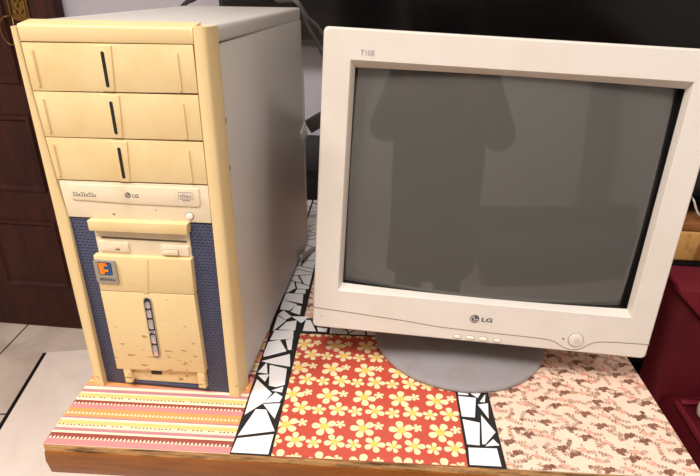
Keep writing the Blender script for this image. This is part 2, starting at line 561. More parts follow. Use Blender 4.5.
# striped paper (front left) and its kin at the back
def striped_paper(cell, front):
    (a0, a1), (b0, b1) = cell
    mats = [M[k] for k in ('s_cream', 's_pink', 's_maroon', 's_mauve', 's_yellow', 's_orange', 's_brown')]
    bm = new_bm()
    rect_plate(bm, a0, a1, b0, b1, PH, 0)
    per = [(-.1035, -.0945, 1), (-.0945, -.0861, 2), (-.0828, -.0782, 3), (-.0724, -.0666, 4), (-.0631, -.0603, 3), (-.0603, -.0467, 5),
           (-.0467, -.0393, 1), (-.0393, -.0329, 2), (-.0271, -.0209, 4), (-.0185, -.0130, 3), (-.0081, -.0057, 1), (-.0057, .0120, 5)]
    PER = 0.1155
    rng = random.Random(3)
    k = 0
    while True:
        off = (b0 + .1035) + k * PER
        if b0 + k * PER > b1: break
        for s0, s1, mi in per:
            P = clip_poly([(a0, s0 + off), (a1, s0 + off), (a1, s1 + off), (a0, s1 + off)], a0, a1, b0, b1)
            if P: flat(bm, P, PH + .00008, mi)
        a = a0 + .001
        while a < a1 - .004:
            w = .0045
            for (bb, hh, mi) in ((-.0950, .0038, 0), (-.0562, .0036, 0), (-.0397, .0030, 0), (.0010, .0036, 0)):
                P = clip_poly([(a, bb + off), (a + w * .72, bb + off), (a + w * .50, bb + hh + off), (a + w * .30, bb + hh + off)], a0, a1, b0, b1)
                if P: flat(bm, P, PH + .00016, mi)
            for bb in (-.0738, -.0282):
                P = clip_poly(ellipse(a + .0018 + rng.uniform(-.0005, .0005), bb + off + rng.uniform(-.0004, .0004), .0014, .0011, 6), a0, a1, b0, b1)
                if P and rng.random() < .88: flat(bm, P, PH + .00016, 6)
            P = clip_poly(ellipse(a + .0008, -.0768 + off, .0009, .0006, 5), a0, a1, b0, b1)
            if P: flat(bm, P, PH + .00016, 3)
            a += w
        k += 1
    return obj('striped_paper', bm, mats, table, smooth=False,
               label='paper with pink, maroon, yellow and orange stripes')


def flower_paper(cell):
    (a0, a1), (b0, b1) = cell
    bm = new_bm()
    rect_plate(bm, a0, a1, b0, b1, PH, 0)
    rng = random.Random(11)

    def flower(ca, cb, r, rot, heart=True):
        w = .36
        for k in range(5):
            t = rot + 2 * PI * k / 5
            ea = ca + math.cos(t) * r * .60; eb = cb + math.sin(t) * r * .60
            P = []
            for q in ellipse(0, 0, r * .42, r * .30, 12):
                x = q[0]; y = q[1] * (1 + .35 * x / (r * .42))
                P.append((ea + x * math.cos(t) - y * math.sin(t), eb + x * math.sin(t) + y * math.cos(t)))
            P = clip_poly(P, a0, a1, b0, b1)
            if P: flat(bm, P, PH + .00008 + .00001 * k, 1)
        P = clip_poly(ellipse(ca, cb, r * .36, r * .36, 10), a0, a1, b0, b1)
        if P: flat(bm, P, PH + .00018, 2 if heart else 1)
    PX, PY = .0446, .0519
    for i in range(-1, 6):
        for j in range(-1, 6):
            ox = .2564 + (a0 - .2478) + PX * i; oy = -.0568 + (b0 - B0) + PY * j
            flower(ox, oy, .0145, rng.uniform(0, 6.28))
            flower(ox + .0140, oy - .0228, .0120, rng.uniform(0, 6.28))
            flower(ox + .0350, oy - .0250, .0090, rng.uniform(0, 6.28))
            flower(ox + .0183, oy + .0048, .0062, rng.uniform(0, 6.28), False)
    return obj('flowered_paper', bm, [M['red'], M['petal'], M['heart']], table, smooth=False,
               label='coral red paper with cream and yellow flowers')


def rose_paper(cell, seed):
    (a0, a1), (b0, b1) = cell
    bm = new_bm()
    rect_plate(bm, a0, a1, b0, b1, PH, 0)
    rng = random.Random(seed)
    lev = [0]

    def put(P, mi):
        P = clip_poly(P, a0, a1, b0, b1)
        lev[0] = (lev[0] + 1) % 12
        if P: flat(bm, P, PH + .00006 + .00001 * lev[0], mi)

    def blob(ca, cb, r, mi):
        n = 11; ph = rng.uniform(0, 6)
        put([(ca + r * (1 + .22 * math.sin(3 * t + ph) + rng.uniform(-.12, .12)) * math.cos(t) * 1.15,
              cb + r * (1 + .22 * math.cos(4 * t + ph)) * math.sin(t)) for t in (2 * PI * k / n for k in range(n))], mi)

    def leaf(ca, cb, t, l, w, mi=3):
        c, s = math.cos(t), math.sin(t)
        put([(ca, cb), (ca + c * l * .5 - s * w, cb + s * l * .5 + c * w), (ca + c * l, cb + s * l), (ca + c * l * .5 + s * w, cb + s * l * .5 - c * w)], mi)

    def sprig(ca, cb, t, n):
        a, b = ca, cb
        for k in range(n):
            t += rng.uniform(-.45, .45)
            leaf(a, b, t + rng.uniform(.5, 1.0), .0040, .0011); leaf(a, b, t - rng.uniform(.5, 1.0), .0040, .0011)
            put(strip2d([(a, b), (a + math.cos(t) * .0034, b + math.sin(t) * .0034)], .0006), 3)
            a += math.cos(t) * .0034; b += math.sin(t) * .0034
    i = 0
    bb = b0 - .005
    row = 0
    while bb < b1 + .01:
        aa = a0 - .006 + (row % 2) * .0104
        while aa < a1 + .01:
            ca = aa + rng.uniform(-.004, .004); cb = bb + rng.uniform(-.004, .004)
            kind = (row * 2 + i) % 3
            if kind in (0,):
                blob(ca, cb, .0040, 1); blob(ca + .0054, cb + .0015, .0033, 1)
                blob(ca + rng.uniform(-.005, .003), cb - .0042, .0022, 1)
                sprig(ca + .008, cb, rng.uniform(-.6, .2), 3); sprig(ca - .005, cb, rng.uniform(2, 4), 2)
            elif kind == 1:
                blob(ca, cb, .0037, 2); blob(ca + .004, cb - .002, .0025, 2)
                sprig(ca + .004, cb - .003, rng.uniform(-1.6, .6), 3)
                leaf(ca - .003, cb, 2.6, .005, .0013); leaf(ca, cb + .004, 1.4, .005, .0013)
            else:
                blob(ca, cb, .0026, 1 if rng.random() < .55 else 2)
                sprig(ca, cb, rng.uniform(0, 6.28), 4); sprig(ca, cb, rng.uniform(0, 6.28), 3)
            aa += .0208; i += 1
        bb += .0130; row += 1
    return obj('rose_paper', bm, [M['rosebg'], M['rosebr'], M['rosepk'], M['sprig']], table, smooth=False,
               label='pale pink paper printed with small brown and pink roses')


striped_paper((a_cells[0], b_cells[0]), True)
flower_paper((a_cells[1], b_cells[0]))
rose_paper((a_cells[2], b_cells[0]), 5)
rose_paper((a_cells[1], b_cells[1]), 9)
flower_paper((a_cells[2], b_cells[1]))
flower_paper((a_cells[0], b_cells[1]))
striped_paper((a_cells[1], b_cells[2]), False)
rose_paper((a_cells[2], b_cells[2]), 21)

BAND1_ = [[(0.2069, -0.1015), (0.2085, -0.0822), (0.2444, -0.0735), (0.2439, -0.1015)], [(0.2085, -0.0769), (0.2165, -0.0353), (0.2282, -0.035), (0.2343, -0.0472), (0.2443, -0.0676)], [(0.2083, -0.0434), (0.2078, -0.0097), (0.2096, 0.0181), (0.2295, -0.0057), (0.2229, -0.0226)], [(0.224, -0.0256), (0.2433, -0.0233), (0.2411, -0.0476)], [(0.2244, -0.0222), (0.2344, -0.0044), (0.2438, -0.0111), (0.242, -0.0197)], [(0.2301, -0.0004), (0.2419, 0.007), (0.2419, -0.0022)], [(0.2174, 0.0487), (0.2406, 0.0424), (0.2429, 0.0116), (0.233, 0.0069), (0.2239, 0.0091)], [(0.2077, 0.0339), (0.2118, 0.0527), (0.2167, 0.0321)], [(0.2095, 0.0273), (0.2192, 0.0293), (0.217, 0.0167)], [(0.2085, 0.0566), (0.2398, 0.074), (0.2439, 0.0484), (0.2204, 0.0524)], [(0.2074, 0.0704), (0.2086, 0.0996), (0.2205, 0.1058), (0.2336, 0.0812), (0.2087, 0.0667)], [(0.2295, 0.1065), (0.2381, 0.1097), (0.2401, 0.085), (0.236, 0.0847)], [(0.2084, 0.1056), (0.2108, 0.1286), (0.2362, 0.1304), (0.2385, 0.1112)], [(0.2081, 0.1283), (0.2082, 0.167), (0.2205, 0.1552)], [(0.2148, 0.1326), (0.2227, 0.1514), (0.237, 0.1564), (0.2384, 0.1322)], [(0.2081, 0.1712), (0.2126, 0.1826), (0.2273, 0.1672), (0.2199, 0.1586)], [(0.2292, 0.1673), (0.2541, 0.168), (0.2451, 0.1514)], [(0.2086, 0.1868), (0.208, 0.213), (0.2302, 0.2024), (0.2222, 0.1846)], [(0.2252, 0.1806), (0.23, 0.1992), (0.2388, 0.1968), (0.2393, 0.1739)], [(0.2089, 0.2147), (0.2091, 0.2345), (0.2364, 0.2339), (0.2391, 0.2062)], [(0.2226, 0.2375), (0.2246, 0.2478), (0.2386, 0.2489), (0.2395, 0.2368)], [(0.2078, 0.2377), (0.208, 0.2497), (0.2188, 0.2509), (0.2117, 0.24)]]
BAND1 = [[(a - .0032 if (a < .2106 and b < .10) else a - .0015 if a < .2106 else a, b) for a, b in inset(P, -.0005)] for P in BAND1_]
CROSS = [[(0.2433, 0.131), (0.2472, 0.1476), (0.2584, 0.1597), (0.2697, 0.1313)], [(0.2702, 0.141), (0.286, 0.1395), (0.2854, 0.1303), (0.2728, 0.1315)]]
BAND2 = [[(0.4637, -0.0777), (0.4954, -0.0769), (0.4958, -0.1015), (0.4621, -0.1015)], [(0.463, -0.034), (0.4824, -0.0386), (0.477, -0.0734), (0.4632, -0.0724)], [(0.486, -0.0259), (0.4983, -0.0525), (0.4837, -0.0713), (0.4801, -0.0716)], [(0.4833, -0.0741), (0.4937, -0.063), (0.4991, -0.0719)], [(0.4627, 0.0056), (0.4843, 0.0038), (0.4781, -0.0302), (0.4627, -0.0293)], [(0.4848, -0.008), (0.4977, -0.0048), (0.4942, -0.031)], [(0.463, 0.0126), (0.4758, 0.0109), (0.4755, 0.0084), (0.4632, 0.0085)], [(0.4783, 0.0121), (0.4916, 0.0131), (0.4867, 0.004)], [(0.488, -0.0027), (0.4973, 0.0117), (0.4942, -0.003)]]


def shards(a0, a1, b0, b1, seed, size=.00075, gap=.0013):
    """break a rectangle into irregular tile shards"""
    rng = random.Random(seed); out = []
    def split(P, depth):
        A = abs(area2(P)) / 2
        if A < size * rng.uniform(.45, 1.2) or depth > 9:
            Q = inset(P, gap)
            if (area2(Q) > 0) == (area2(P) > 0) and abs(area2(Q)) > 5e-5: out.append(Q)
            return
        cx = sum(p[0] for p in P) / len(P); cyy = sum(p[1] for p in P) / len(P)
        w = max(p[0] for p in P) - min(p[0] for p in P); h = max(p[1] for p in P) - min(p[1] for p in P)
        t = (0 if h > w else PI / 2) + rng.choice((-1, 1)) * rng.uniform(.08, .8)
        cx += rng.uniform(-.12, .12) * w; cyy += rng.uniform(-.12, .12) * h
        nx, ny = -math.sin(t), math.cos(t)
        f = lambda p: (p[0] - cx) * nx + (p[1] - cyy) * ny
        for s in (1, -1):
            o = []
            for i in range(len(P)):
                p, q = P[i - 1], P[i]; fp, fq = s * f(p), s * f(q)
                if (fp >= 0) != (fq >= 0):
                    k = fp / (fp - fq); o.append((p[0] + (q[0] - p[0]) * k, p[1] + (q[1] - p[1]) * k))
                if fq >= 0: o.append(q)
            if len(o) >= 3: split(o, depth + 1)
    split([(a0, b0), (a1, b0), (a1, b1), (a0, b1)], 0)
    return out


def mosaic(a0, a1, b0, b1, polys, label):
    bm = new_bm()
    rect_plate(bm, a0, a1, b0, b1, PH + .0001, 0)
    for P in polys:
        plate(bm, P if area2(P) > 0 else P[::-1], T, PH + .0007, PH, .00035, 1)
    obj('mosaic_band', bm, [M['grout'], M['tile']], table, label=label, angle=20)


mosaic(.2020, .2478, B0, B1, BAND1 + shards(.2030, .2450, .2500, B1 - .002, 4, .0015, .0014), 'band of broken white tile in black grout beside the striped paper')
mosaic(.4600, .5012, B0, B1, BAND2 + shards(.4620, .4990, .0150, B1 - .002, 8), 'band of broken white tile in black grout beside the rose paper')
mosaic(A0, .2020, .1242, .1655, shards(A0, .2020, .1242, .1655, 2), None)
mosaic(.2478, .4600, .1242, .1655, CROSS[1:] + [[(.2500, .1310), (.2510, .1590), (.2584, .1597), (.2697, .1313)]] + shards(.2890, .4600, .1262, .1640, 3) +
       [[(.2740, .1600), (.2880, .1590), (.2880, .1440), (.2720, .1445)]], None)
mosaic(.5012, A1, .1242, .1655, shards(.5012, A1, .1242, .1655, 6), None)
mosaic(A0, .2020, .4335, B1, shards(A0, .2020, .4335, B1 - .002, 44, .0013, .0016), None)
for s, (a0, a1) in enumerate(((A0, .2020), (.2478, .4600), (.5012, A1))):
    mosaic(a0, a1, .3925, .4335, shards(a0, a1, .3925, .4335, 30 + s), None)

# ------------------------------------------------------------------ computer tower
W, H, D = 0.195, 0.4285, 0.4254
def FT(u, v, d): return (u, -d, v)          # tower front: d towards the viewer
tower = thing('computer_tower', 'old grey computer tower with yellowed front and blue vented sides, standing on the striped paper', 'computer', (W / 2, .2, .0006))

# metal case: U-shaped cover with top strip and side panel
bm = new_bm()
box(bm, .003, W - .0012, .021, D, .010, .4118, .0012)
obj('case_body', bm, M['case'], tower)
bm = new_bm()
hexa(bm, [(.0010, .021, .4128), (W, .021, .4128), (.0010, D, .4098), (W, D, .4098),
          (.0010, .021, H + .0012), (W, .021, H + .0012), (.0010, D, H), (W, D, H)], .004, seg=3)
obj('top_cover', bm, M['case'], tower)
bm = new_bm()
P = [(.0225, .0100), (D - .001, .0100), (D - .001, .4090), (.0225, .4120)]
plate(bm, P, lambda u, v, d: (W + d, u, v), .0006, -.0016, .0008)
for z0 in (.335, .285):
    plate(bm, rrect(.0228, .0242, z0, z0 + .006, 0), lambda u, v, d: (W + d, u, v), .0008, .0004, 0, 1)
sp_ = obj('side_panel', bm, [M['case'], M['dkline']], tower)
bm = new_bm()
box(bm, W - .004, W + .0012, D - .002, D + .012, .012, .33, .001)
obj('rear_flange', bm, M['case'], tower)
bm = new_bm()                                 # pale latch bracket at the rear edge, leaning
hexa(bm, [(W + .0006, .397, .2110), (W + .004, .397, .2100), (W + .0006, .438, .2160), (W + .004, .438, .2150),
          (W + .0006, .389, .2330), (W + .004, .389, .2320), (W + .0006, .430, .2420), (W + .004, .430, .2420)], .001)
for k in range(3):
    hexa(bm, [(W + .004, .4045 + .011 * k, .2145 + .001 * k), (W + .0062, .4045 + .011 * k, .2145 + .001 * k), (W + .004, .4095 + .011 * k, .2155 + .001 * k), (W + .0062, .4095 + .011 * k, .2155 + .001 * k),
              (W + .004, .3985 + .011 * k, .2320 + .002 * k), (W + .0062, .3985 + .011 * k, .2320 + .002 * k), (W + .004, .4035 + .011 * k, .2330 + .002 * k), (W + .0062, .4035 + .011 * k, .2330 + .002 * k)], .0006)
obj('latch_bracket', bm, mat('grey_latch_plastic', rgb(196, 190, 184), .4), tower)
for x in (.012, .168):
    for y in (.05, .31):
        bm = new_bm()
        lathe(bm, [(0, .0), (.010, .0), (.011, .004), (.011, .0099), (0, .0099)], (x + .008, y, .0006), 20)
        obj('foot_pad', bm, M['black'], tower)

# yellow front: columns + top cap in one moulded piece
bm = new_bm()
# left column: narrower behind the bay covers, widening downwards
def col_loop(zs):
    pass
rows = [(.0006, -.0012, .0165), (.12, -.0014, .0166), (.231, -.0014, .0158), (.27, -.0016, .0122), (.366, -.0018, .0078), (H - .0025, -.0018, .0068)]
loops = []
for z, x0, x1 in rows:
    ex = .0050 * max(0.0, 1 - z / .23)
    pr = [(x0 + .001, .021), (x0, .016), (x0, .006), (x0 + .0012, .0015), (x0 + .0034, -.0015), (x1 - .0020, -.0020 - ex), (x1 - .0004, -.0010 - ex), (x1, .0005), (x1, .021)]
    loops.append([bm.verts.new((x, y, z)) for x, y in pr])
for A, B in zip(loops, loops[1:]):
    for i in range(len(A)):
        bm.faces.new((A[i], A[(i + 1) % len(A)], B[(i + 1) % len(A)], B[i]))
bm.faces.new(loops[0]); bm.faces.new(loops[-1][::-1])
rows = [(.0006, .1790, .1962), (.231, .1788, .1962), (.366, .1790, .1962), (H + .0005, .1800, .1962)]
loops = []
for z, x0, x1 in rows:
    ex = .0028 * max(0.0, 1 - z / .23)
    pr = [(x1 - .0002, .021), (x1, .019), (x1 - .0036, .0012), (x1 - .0044, -.0010 - ex), (x1 - .0060, -.0022 - ex), (x0 + .0020, -.0022 - ex), (x0 + .0004, -.0012 - ex), (x0, .0005), (x0, .021)]
    loops.append([bm.verts.new((x, y, z)) for x, y in pr])
for A, B in zip(loops, loops[1:]):
    for i in range(len(A)):
        bm.faces.new((A[i], A[(i + 1) % len(A)], B[(i + 1) % len(A)], B[i]))
bm.faces.new(loops[0]); bm.faces.new(loops[-1][::-1])
# top cap
plate(bm, [(.0072, .4126), (.1796, .4136), (.1800, H - .0002), (.0072, H - .0002)],
      lambda u, v, d: (u, -d, v + (.0034 * min(1.0, max(0.0, -d / .021)) if v > .42 else 0)), .0010, -.0208, .0022)
obj('front_frame', bm, M['frame'], tower, angle=40)
# dark backing seen through seams
bm = new_bm()
box(bm, .006, .180, .0075, .0205, .004, .4115)
obj('front_backing', bm, M['dkline'], tower)

# bay covers
zz = [(.4121, .3665), (.3661, .3203), (.3199, .2742)]
slx = [(.0882, .0890, .4058, .3725), (.0880, .0899, .3590, .3261), (.0885, .0903, .3126, .2794)]
lx = [.0072, .0080, .0098, .0122]
for k, (z1, z0) in enumerate(zz):
    bm = new_bm()
    P = [(lx[k + 1] + .0004, z0), (.1784, z0 + .0026), (.1782, z1 + .0012), (lx[k] + .0004, z1 - .0003)]
    plate(bm, P, FT, .0006, -.0065, .0008)
    # raised centre rib with a dark slit in it, fine ridges either side
    cx = .0892
    s0, s1 = slx[k][3], slx[k][2]
    plate(bm, [(cx - .0062, s0 - .004), (cx + .0062, s0 - .004), (cx + .0095, z1 - .001), (cx - .0095, z1 - .001)], FT, .0020, .0004, .0012)
    for rx in (.0175, .1622):
        plate(bm, rrect(rx - .0012, rx + .0012, s0 - .002, s1 + .0005, .0011), FT, .0024, .0004, .0011)
    bc = obj('drive_bay_cover', bm, M['yellow_clean'], tower)
    bm = new_bm()
    plate(bm, rrect(cx - .0018, cx + .0018, s0, s1, .0016), FT, .00215, .0009, 0)
    obj('finger_slit', bm, M['black'], bc)

# optical drive
bm = new_bm()
plate(bm, [(.0158, .2312), (.1782, .2330), (.1784, .2752), (.0138, .2728)], FT, .0002, -.006, .0006)
drv = obj('optical_drive', bm, M['cream'], tower, label='cream optical drive face')
bm = new_bm()
trayP = [(.0262, .2522), (.0900, .2508), (.1640, .2512), (.1676, .2524), (.1684, .2560), (.1684, .2718), (.0245, .2698), (.0243, .2548)]
plate(bm, trayP, FT, .0016, -.001, .0007)
tray = obj('disc_tray', bm, M['cream'], drv)
bm = new_bm()
text_into(bm, '52x32x52x', .0278, .2566, .0542, .2614, FT, .00172, 0, .006)
obj('speed_marking', bm, M['ink'], drv, smooth=False)
bm = new_bm()
lg_mark(bm, .0899, .2607, .0033, FT, .0018)
text_into(bm, 'LG', .0950, .2584, .1018, .2624, FT, .00175, 0, .02)
obj('maker_logo', bm, [M['ink'], M['cream']], drv, smooth=False)
bm = new_bm()                                  # compact-disc mark: rounded outline with letters
u0, u1, v0, v1 = .1461, .1615, .2596, .2672
plate(bm, strip2d([(u0, v0), (u1, v0), (u1, v1), (u0, v1), (u0, v0)], .0006), FT, .0018, .0016, 0)
text_into(bm, 'disc', u0 + .0015, v0 + .0014, u1 - .0015, v1 - .0014, FT, .00182, 0, .02)
plate(bm, rrect(.1495, .1580, .2576, .2588, 0), FT, .0018, .0016, 0)
obj('disc_mark', bm, M['inklt'], drv, smooth=False)
bm = new_bm()
plate(bm, ellipse(.1550, .2403, .0040, .0038, 24), FT, .0022, -.001, .0008)
obj('eject_button', bm, M['white_plastic'], drv)
for nm, P in (('button_gap', ellipse(.1550, .2403, .0046, .0044, 24)), ('indicator_hole', ellipse(.0696, .2372, .0014, .0010, 10, -.3)), ('pin_hole', ellipse(.1180, .2450, .0006, .0006, 8))):
    bm = new_bm()
    plate(bm, P, FT, .0005, -.001, 0)
    obj(nm, bm, M['dkline'], drv)

# blue perforated grille behind
bm = new_bm()
plate(bm, [(.0160, .0012), (.1795, .0012), (.1795, .2316), (.0155, .2300)], FT, -.0015, -.0072, .0004)
obj('vent_grille', bm, M['grille'], tower, label='blue perforated vent panel')

# shelf above floppy, floppy drive, lower door, feet of the door
bm = new_bm()
plate(bm, [(.0418, .2195), (.1530, .2212), (.1542, .2338), (.0418, .2312)], FT, .0090, -.004, .0014)
obj('brow_bar', bm, M['yellow_clean'], tower)
bm = new_bm()
plate(bm, [(.0430, .1870), (.1515, .1890), (.1515, .2200), (.0430, .2185)], FT, .0008, -.004, .0005)
fl = obj('floppy_drive', bm, M['cream'], tower, label='cream floppy drive face with a narrow slot')
for u0, u1 in ((.0465, .0810), (.1178, .1500)):
    bm = new_bm()
    plate(bm, rrect(u0, u1, .1925, .2045, .001), FT, .0030, 0, .0009)
    obj('finger_lip', bm, M['cream'], fl)
bm = new_bm()
plate(bm, [(.0500, .2078), (.1480, .2086), (.1480, .2106), (.0500, .2100)], FT, .0012, .0004, 0)
plate(bm, rrect(.0655, .0705, .1952, .1968, 0), FT, .0033, .0028, 0)
obj('disk_slot', bm, M['dkline'], fl)
bm = new_bm()
plate(bm, rrect(.1208, .1380, .1935, .1995, .0008), FT, .0046, .002, .0006)
obj('eject_button', bm, M['cream'], fl)
bm = new_bm()
plate(bm, rrect(.1202, .1386, .1929, .2001, .0008), FT, .0033, .002, 0)
obj('button_gap', bm, M['greyline'], fl)

bm = new_bm()
plate(bm, [(.0390, .1429), (.1516, .1462), (.1528, .1908), (.0392, .1880)], FT, .0070, -.003, .0014)
plate(bm, [(.0390, .0308), (.1526, .0362), (.1514, .1455), (.0390, .1422)], FT, .0070, -.003, .0010)
# tapering flute running down to the button strip
cxs = .0947
plate(bm, [(cxs - .0030, .1435), (cxs + .0030, .1435), (cxs + .0085, .1875), (cxs - .0085, .1870)], FT, .0078, .0060, .0008)
door = obj('front_door', bm, M['yellow'], tower)
bm = new_bm()
plate(bm, rrect(cxs - .0046, cxs + .0046, .0535, .1385, .0040, 5), FT, .0074, .0050, 0)
bs = obj('button_strip', bm, M['black'], door)
rng = random.Random(2)
z = .0560
bm = new_bm()
for h_ in (.0180, .0140, .0050, .0150, .0120, .0100):
    plate(bm, rrect(cxs - .0034, cxs + .0034, z, z + h_ - .0012, .0022), FT, .0088, .0070, .0013)
    z += h_ + .0008
obj('chrome_buttons', bm, M['chrome'], bs, label='chrome power and reset buttons')
bm = new_bm()
plate(bm, strip2d([(cxs - .0046, .0590), (cxs - .0046, .1330), (cxs - .0032, .1372), (cxs, .1385), (cxs + .0032, .1372), (cxs + .0046, .1330),
                   (cxs + .0046, .0590), (cxs + .0032, .0548), (cxs, .0535), (cxs - .0032, .0548), (cxs - .0046, .0590)], .0010), FT, .0080, .0068, 0)
obj('strip_rim', bm, M['badge'], bs)
# recess below the door
bm = new_bm()
plate(bm, [(.0540, .0095), (.1450, .0115), (.1450, .0400), (.0540, .0360)], FT, -.0005, -.004, .0006)
obj('lower_panel', bm, M['yellow'], tower)
for u0, u1, v0, v1 in ((.0465, .0560, .0092, .0330), (.1415, .1510, .0108, .0380)):
    bm = new_bm()
    plate(bm, [(u0, v0), (u1, v0 + .0003), (u1, v1), (u0, v1)], FT, .0062, -.003, .0010)
    obj('door_foot', bm, M['yellow'], tower)
bm = new_bm()
plate(bm, rrect(.0795, .0930, .0215, .0265, .0006), FT, .0001, -.003, 0)
obj('front_socket', bm, M['black'], tower)
bm = new_bm()
plate(bm, rrect(.0560, .1410, .0062, .0092, 0), FT, .0010, -.003, .0006)
obj('lower_ledge', bm, M['grille'], tower)
# badge
bm = new_bm()
plate(bm, rrect(.0393, .0652, .1552, .1842, .0022), FT, .0098, .0062, .0009)
bd = obj('badge', bm, M['badge'], tower, label='small silver badge with an orange and blue emblem')
bm = new_bm()
fm = FT; d = .0099
u0, u1, v0, v1 = .0445, .0606, .1660, .1822
plate(bm, rrect(u0, u1, v0, v1, .002), fm, d + .0001, d - .0006, 0, 0)
u = lambda t: u0 + .0009 + t * (u1 - u0 - .0018)
v = lambda t: v0 + .0009 + t * (v1 - v0 - .0018)
plate(bm, [(u(x), v(y)) for x, y in ((.0, .06), (.06, .0), (.42, .0), (.42, .22), (.76, .22), (.76, .46), (.42, .46), (.42, .72), (.80, .72), (.62, 1), (.06, 1), (.0, .94))], fm, d + .0002, d, 0, 1)
plate(bm, [(u(x), v(y)) for x, y in ((.48, .0), (.94, .0), (1, .06), (1, .94), (.94, 1), (.72, 1), (.86, .80), (.86, .66), (.48, .66), (.48, .52), (.84, .52), (.84, .16), (.48, .16))], fm, d + .0002, d, 0, 2)
text_into(bm, 'FRONTECH', .0440, .1585, .0622, .1618, fm, d + .0002, 3, .02)
obj('emblem', bm, [M['black'], M['orange'], M['blue'], M['ink']], bd, smooth=False)

# ------------------------------------------------------------------ monitor
myaw, mpit, mroll = 0.0196, 0.0845, -0.0391
cyy, syy = math.cos(myaw), math.sin(myaw)
mU = Vector((cyy, syy, 0)); mB = Vector((-syy, cyy, 0))
mV = math.cos(mpit) * Vector((0, 0, 1)) + math.sin(mpit) * mB
mU, mV = math.cos(mroll) * mU + math.sin(mroll) * mV, math.cos(mroll) * mV - math.sin(mroll) * mU
mN = mU.cross(mV)
mO = Vector((0.2728, 0.0608, 0.0682))
def MN(u, v, d): return mO + u * mU + v * mV + d * mN
BX, BY, BR = 0.4681, 0.1559, 0.1185
monitor = thing('crt_monitor', 'off-white tube monitor with grey glass screen on a round grey swivel base', 'monitor', (BX, BY, .0006))
MW, MH = .4135, .3590


def side_loop(u0, u1, v0, v1, r=0.0, bow=(0, 0, 0, 0), n=24, seg=5):
    """closed loop: bottom, right, top, left sides with an outward bow each and rounded corners"""
    P = []
    def bowed(p, q, b, nx, ny):
        out = []
        for k in range(n + 1):
            t = k / n; h = b * (1 - (2 * t - 1) ** 2)
            out.append((p[0] + (q[0] - p[0]) * t + nx * h, p[1] + (q[1] - p[1]) * t + ny * h))
        return out
    def arc(cx_, cy_, a0):
        return [(cx_ + r * math.cos(a0 + k * PI / 2 / seg), cy_ + r * math.sin(a0 + k * PI / 2 / seg)) for k in range(1, seg)]
    P += bowed((u0 + r, v0), (u1 - r, v0), bow[0], 0, -1); P += arc(u1 - r, v0 + r, -PI / 2)
    P += bowed((u1, v0 + r), (u1, v1 - r), bow[1], 1, 0); P += arc(u1 - r, v1 - r, 0)
    P += bowed((u1 - r, v1), (u0 + r, v1), bow[2], 0, 1); P += arc(u0 + r, v1 - r, PI / 2)
    P += bowed((u0, v1 - r), (u0, v0 + r), bow[3], -1, 0); P += arc(u0 + r, v0 + r, PI)
    return P


bm = new_bm()
RC = .0055
bows = (.0035, .0, .0015, .0)
spec = [side_loop(.004, MW - .004, .004, MH - .004, .006), side_loop(0, MW, 0, MH, RC), side_loop(0, MW, 0, MH, RC),
        side_loop(.0007, MW - .0007, .0007, MH - .0007, RC), side_loop(.0022, MW - .0022, .0022, MH - .0022, .005),
        side_loop(.0026, MW - .0026, .0026, MH - .0026, .005), side_loop(.0294, .3846, .0536, .3276, .0012),
        side_loop(.0298, .3842, .0540, .3272, .0012), side_loop(.0306, .3834, .0548, .3264, .0012),
        side_loop(.0350, .3812, .0608, .3190, .0012, bows), side_loop(.0352, .3810, .0610, .3188, .0012, bows)]
deps = [-.062, -.052, -.004, -.0012, 0, 0, 0, 0, -.0006, -.0105, -.028]
L = [[bm.verts.new(MN(u, v, d)) for u, v in P] for P, d in zip(spec, deps)]
n = len(L[0])
for k, (A, B) in enumerate(zip(L, L[1:])):
    for i in range(n):
        f = bm.faces.new((A[i], A[(i + 1) % n], B[(i + 1) % n], B[i]))
        f.material_index = 1 if k == 9 else 0
obj('front_bezel', bm, [M['mon'], M['screenblk']], monitor, angle=25)

# rear shell tapering to the neck cap
bm = new_bm()
sh = [(.004, MW - .004, .004, MH - .004, .012, -.060), (.010, MW - .010, .010, MH - .012, .02, -.10), (.035, MW - .035, .018, MH - .035, .03, -.20),
      (.085, MW - .085, .030, MH - .080, .04, -.31), (.110, MW - .110, .045, MH - .110, .04, -.385), (.120, MW - .120, .055, MH - .120, .035, -.392)]
L = [[bm.verts.new(MN(u, v, d)) for u, v in side_loop(a, b, c, e, r, n=6)] for a, b, c, e, r, d in sh]
n = len(L[0])
for A, B in zip(L, L[1:]):
    for i in range(n): bm.faces.new((A[i], A[(i + 1) % n], B[(i + 1) % n], B[i]))
bm.faces.new(L[-1])
obj('rear_shell', bm, M['mon'], monitor)

# picture tube
bm = new_bm()
nu, nv = 48, 36
su0, su1, sv0, sv1 = .0330, .3830, .0560, .3220
RAD = 1.5
cu0, cv0 = .208, .190
grid = []
for j in range(nv + 1):
    row = []
    for i in range(nu + 1):
        uu_ = su0 + (su1 - su0) * i / nu; vv_ = sv0 + (sv1 - sv0) * j / nv
        d = -.0045 - (RAD - math.sqrt(RAD * RAD - (uu_ - cu0) ** 2 - (vv_ - cv0) ** 2))
        row.append(bm.verts.new(MN(uu_, vv_, d)))
    grid.append(row)
for j in range(nv):
    for i in range(nu):
        f = bm.faces.new((grid[j][i], grid[j][i + 1], grid[j + 1][i + 1], grid[j + 1][i]))
        uu_ = su0 + (su1 - su0) * (i + .5) / nu; vv_ = sv0 + (sv1 - sv0) * (j + .5) / nv
        f.material_index = 0 if (.0350 < uu_ < .3790 and .0580 < vv_ < .3205) else 1
obj('screen_glass', bm, [M['screen'], M['screenblk']], monitor, angle=60)

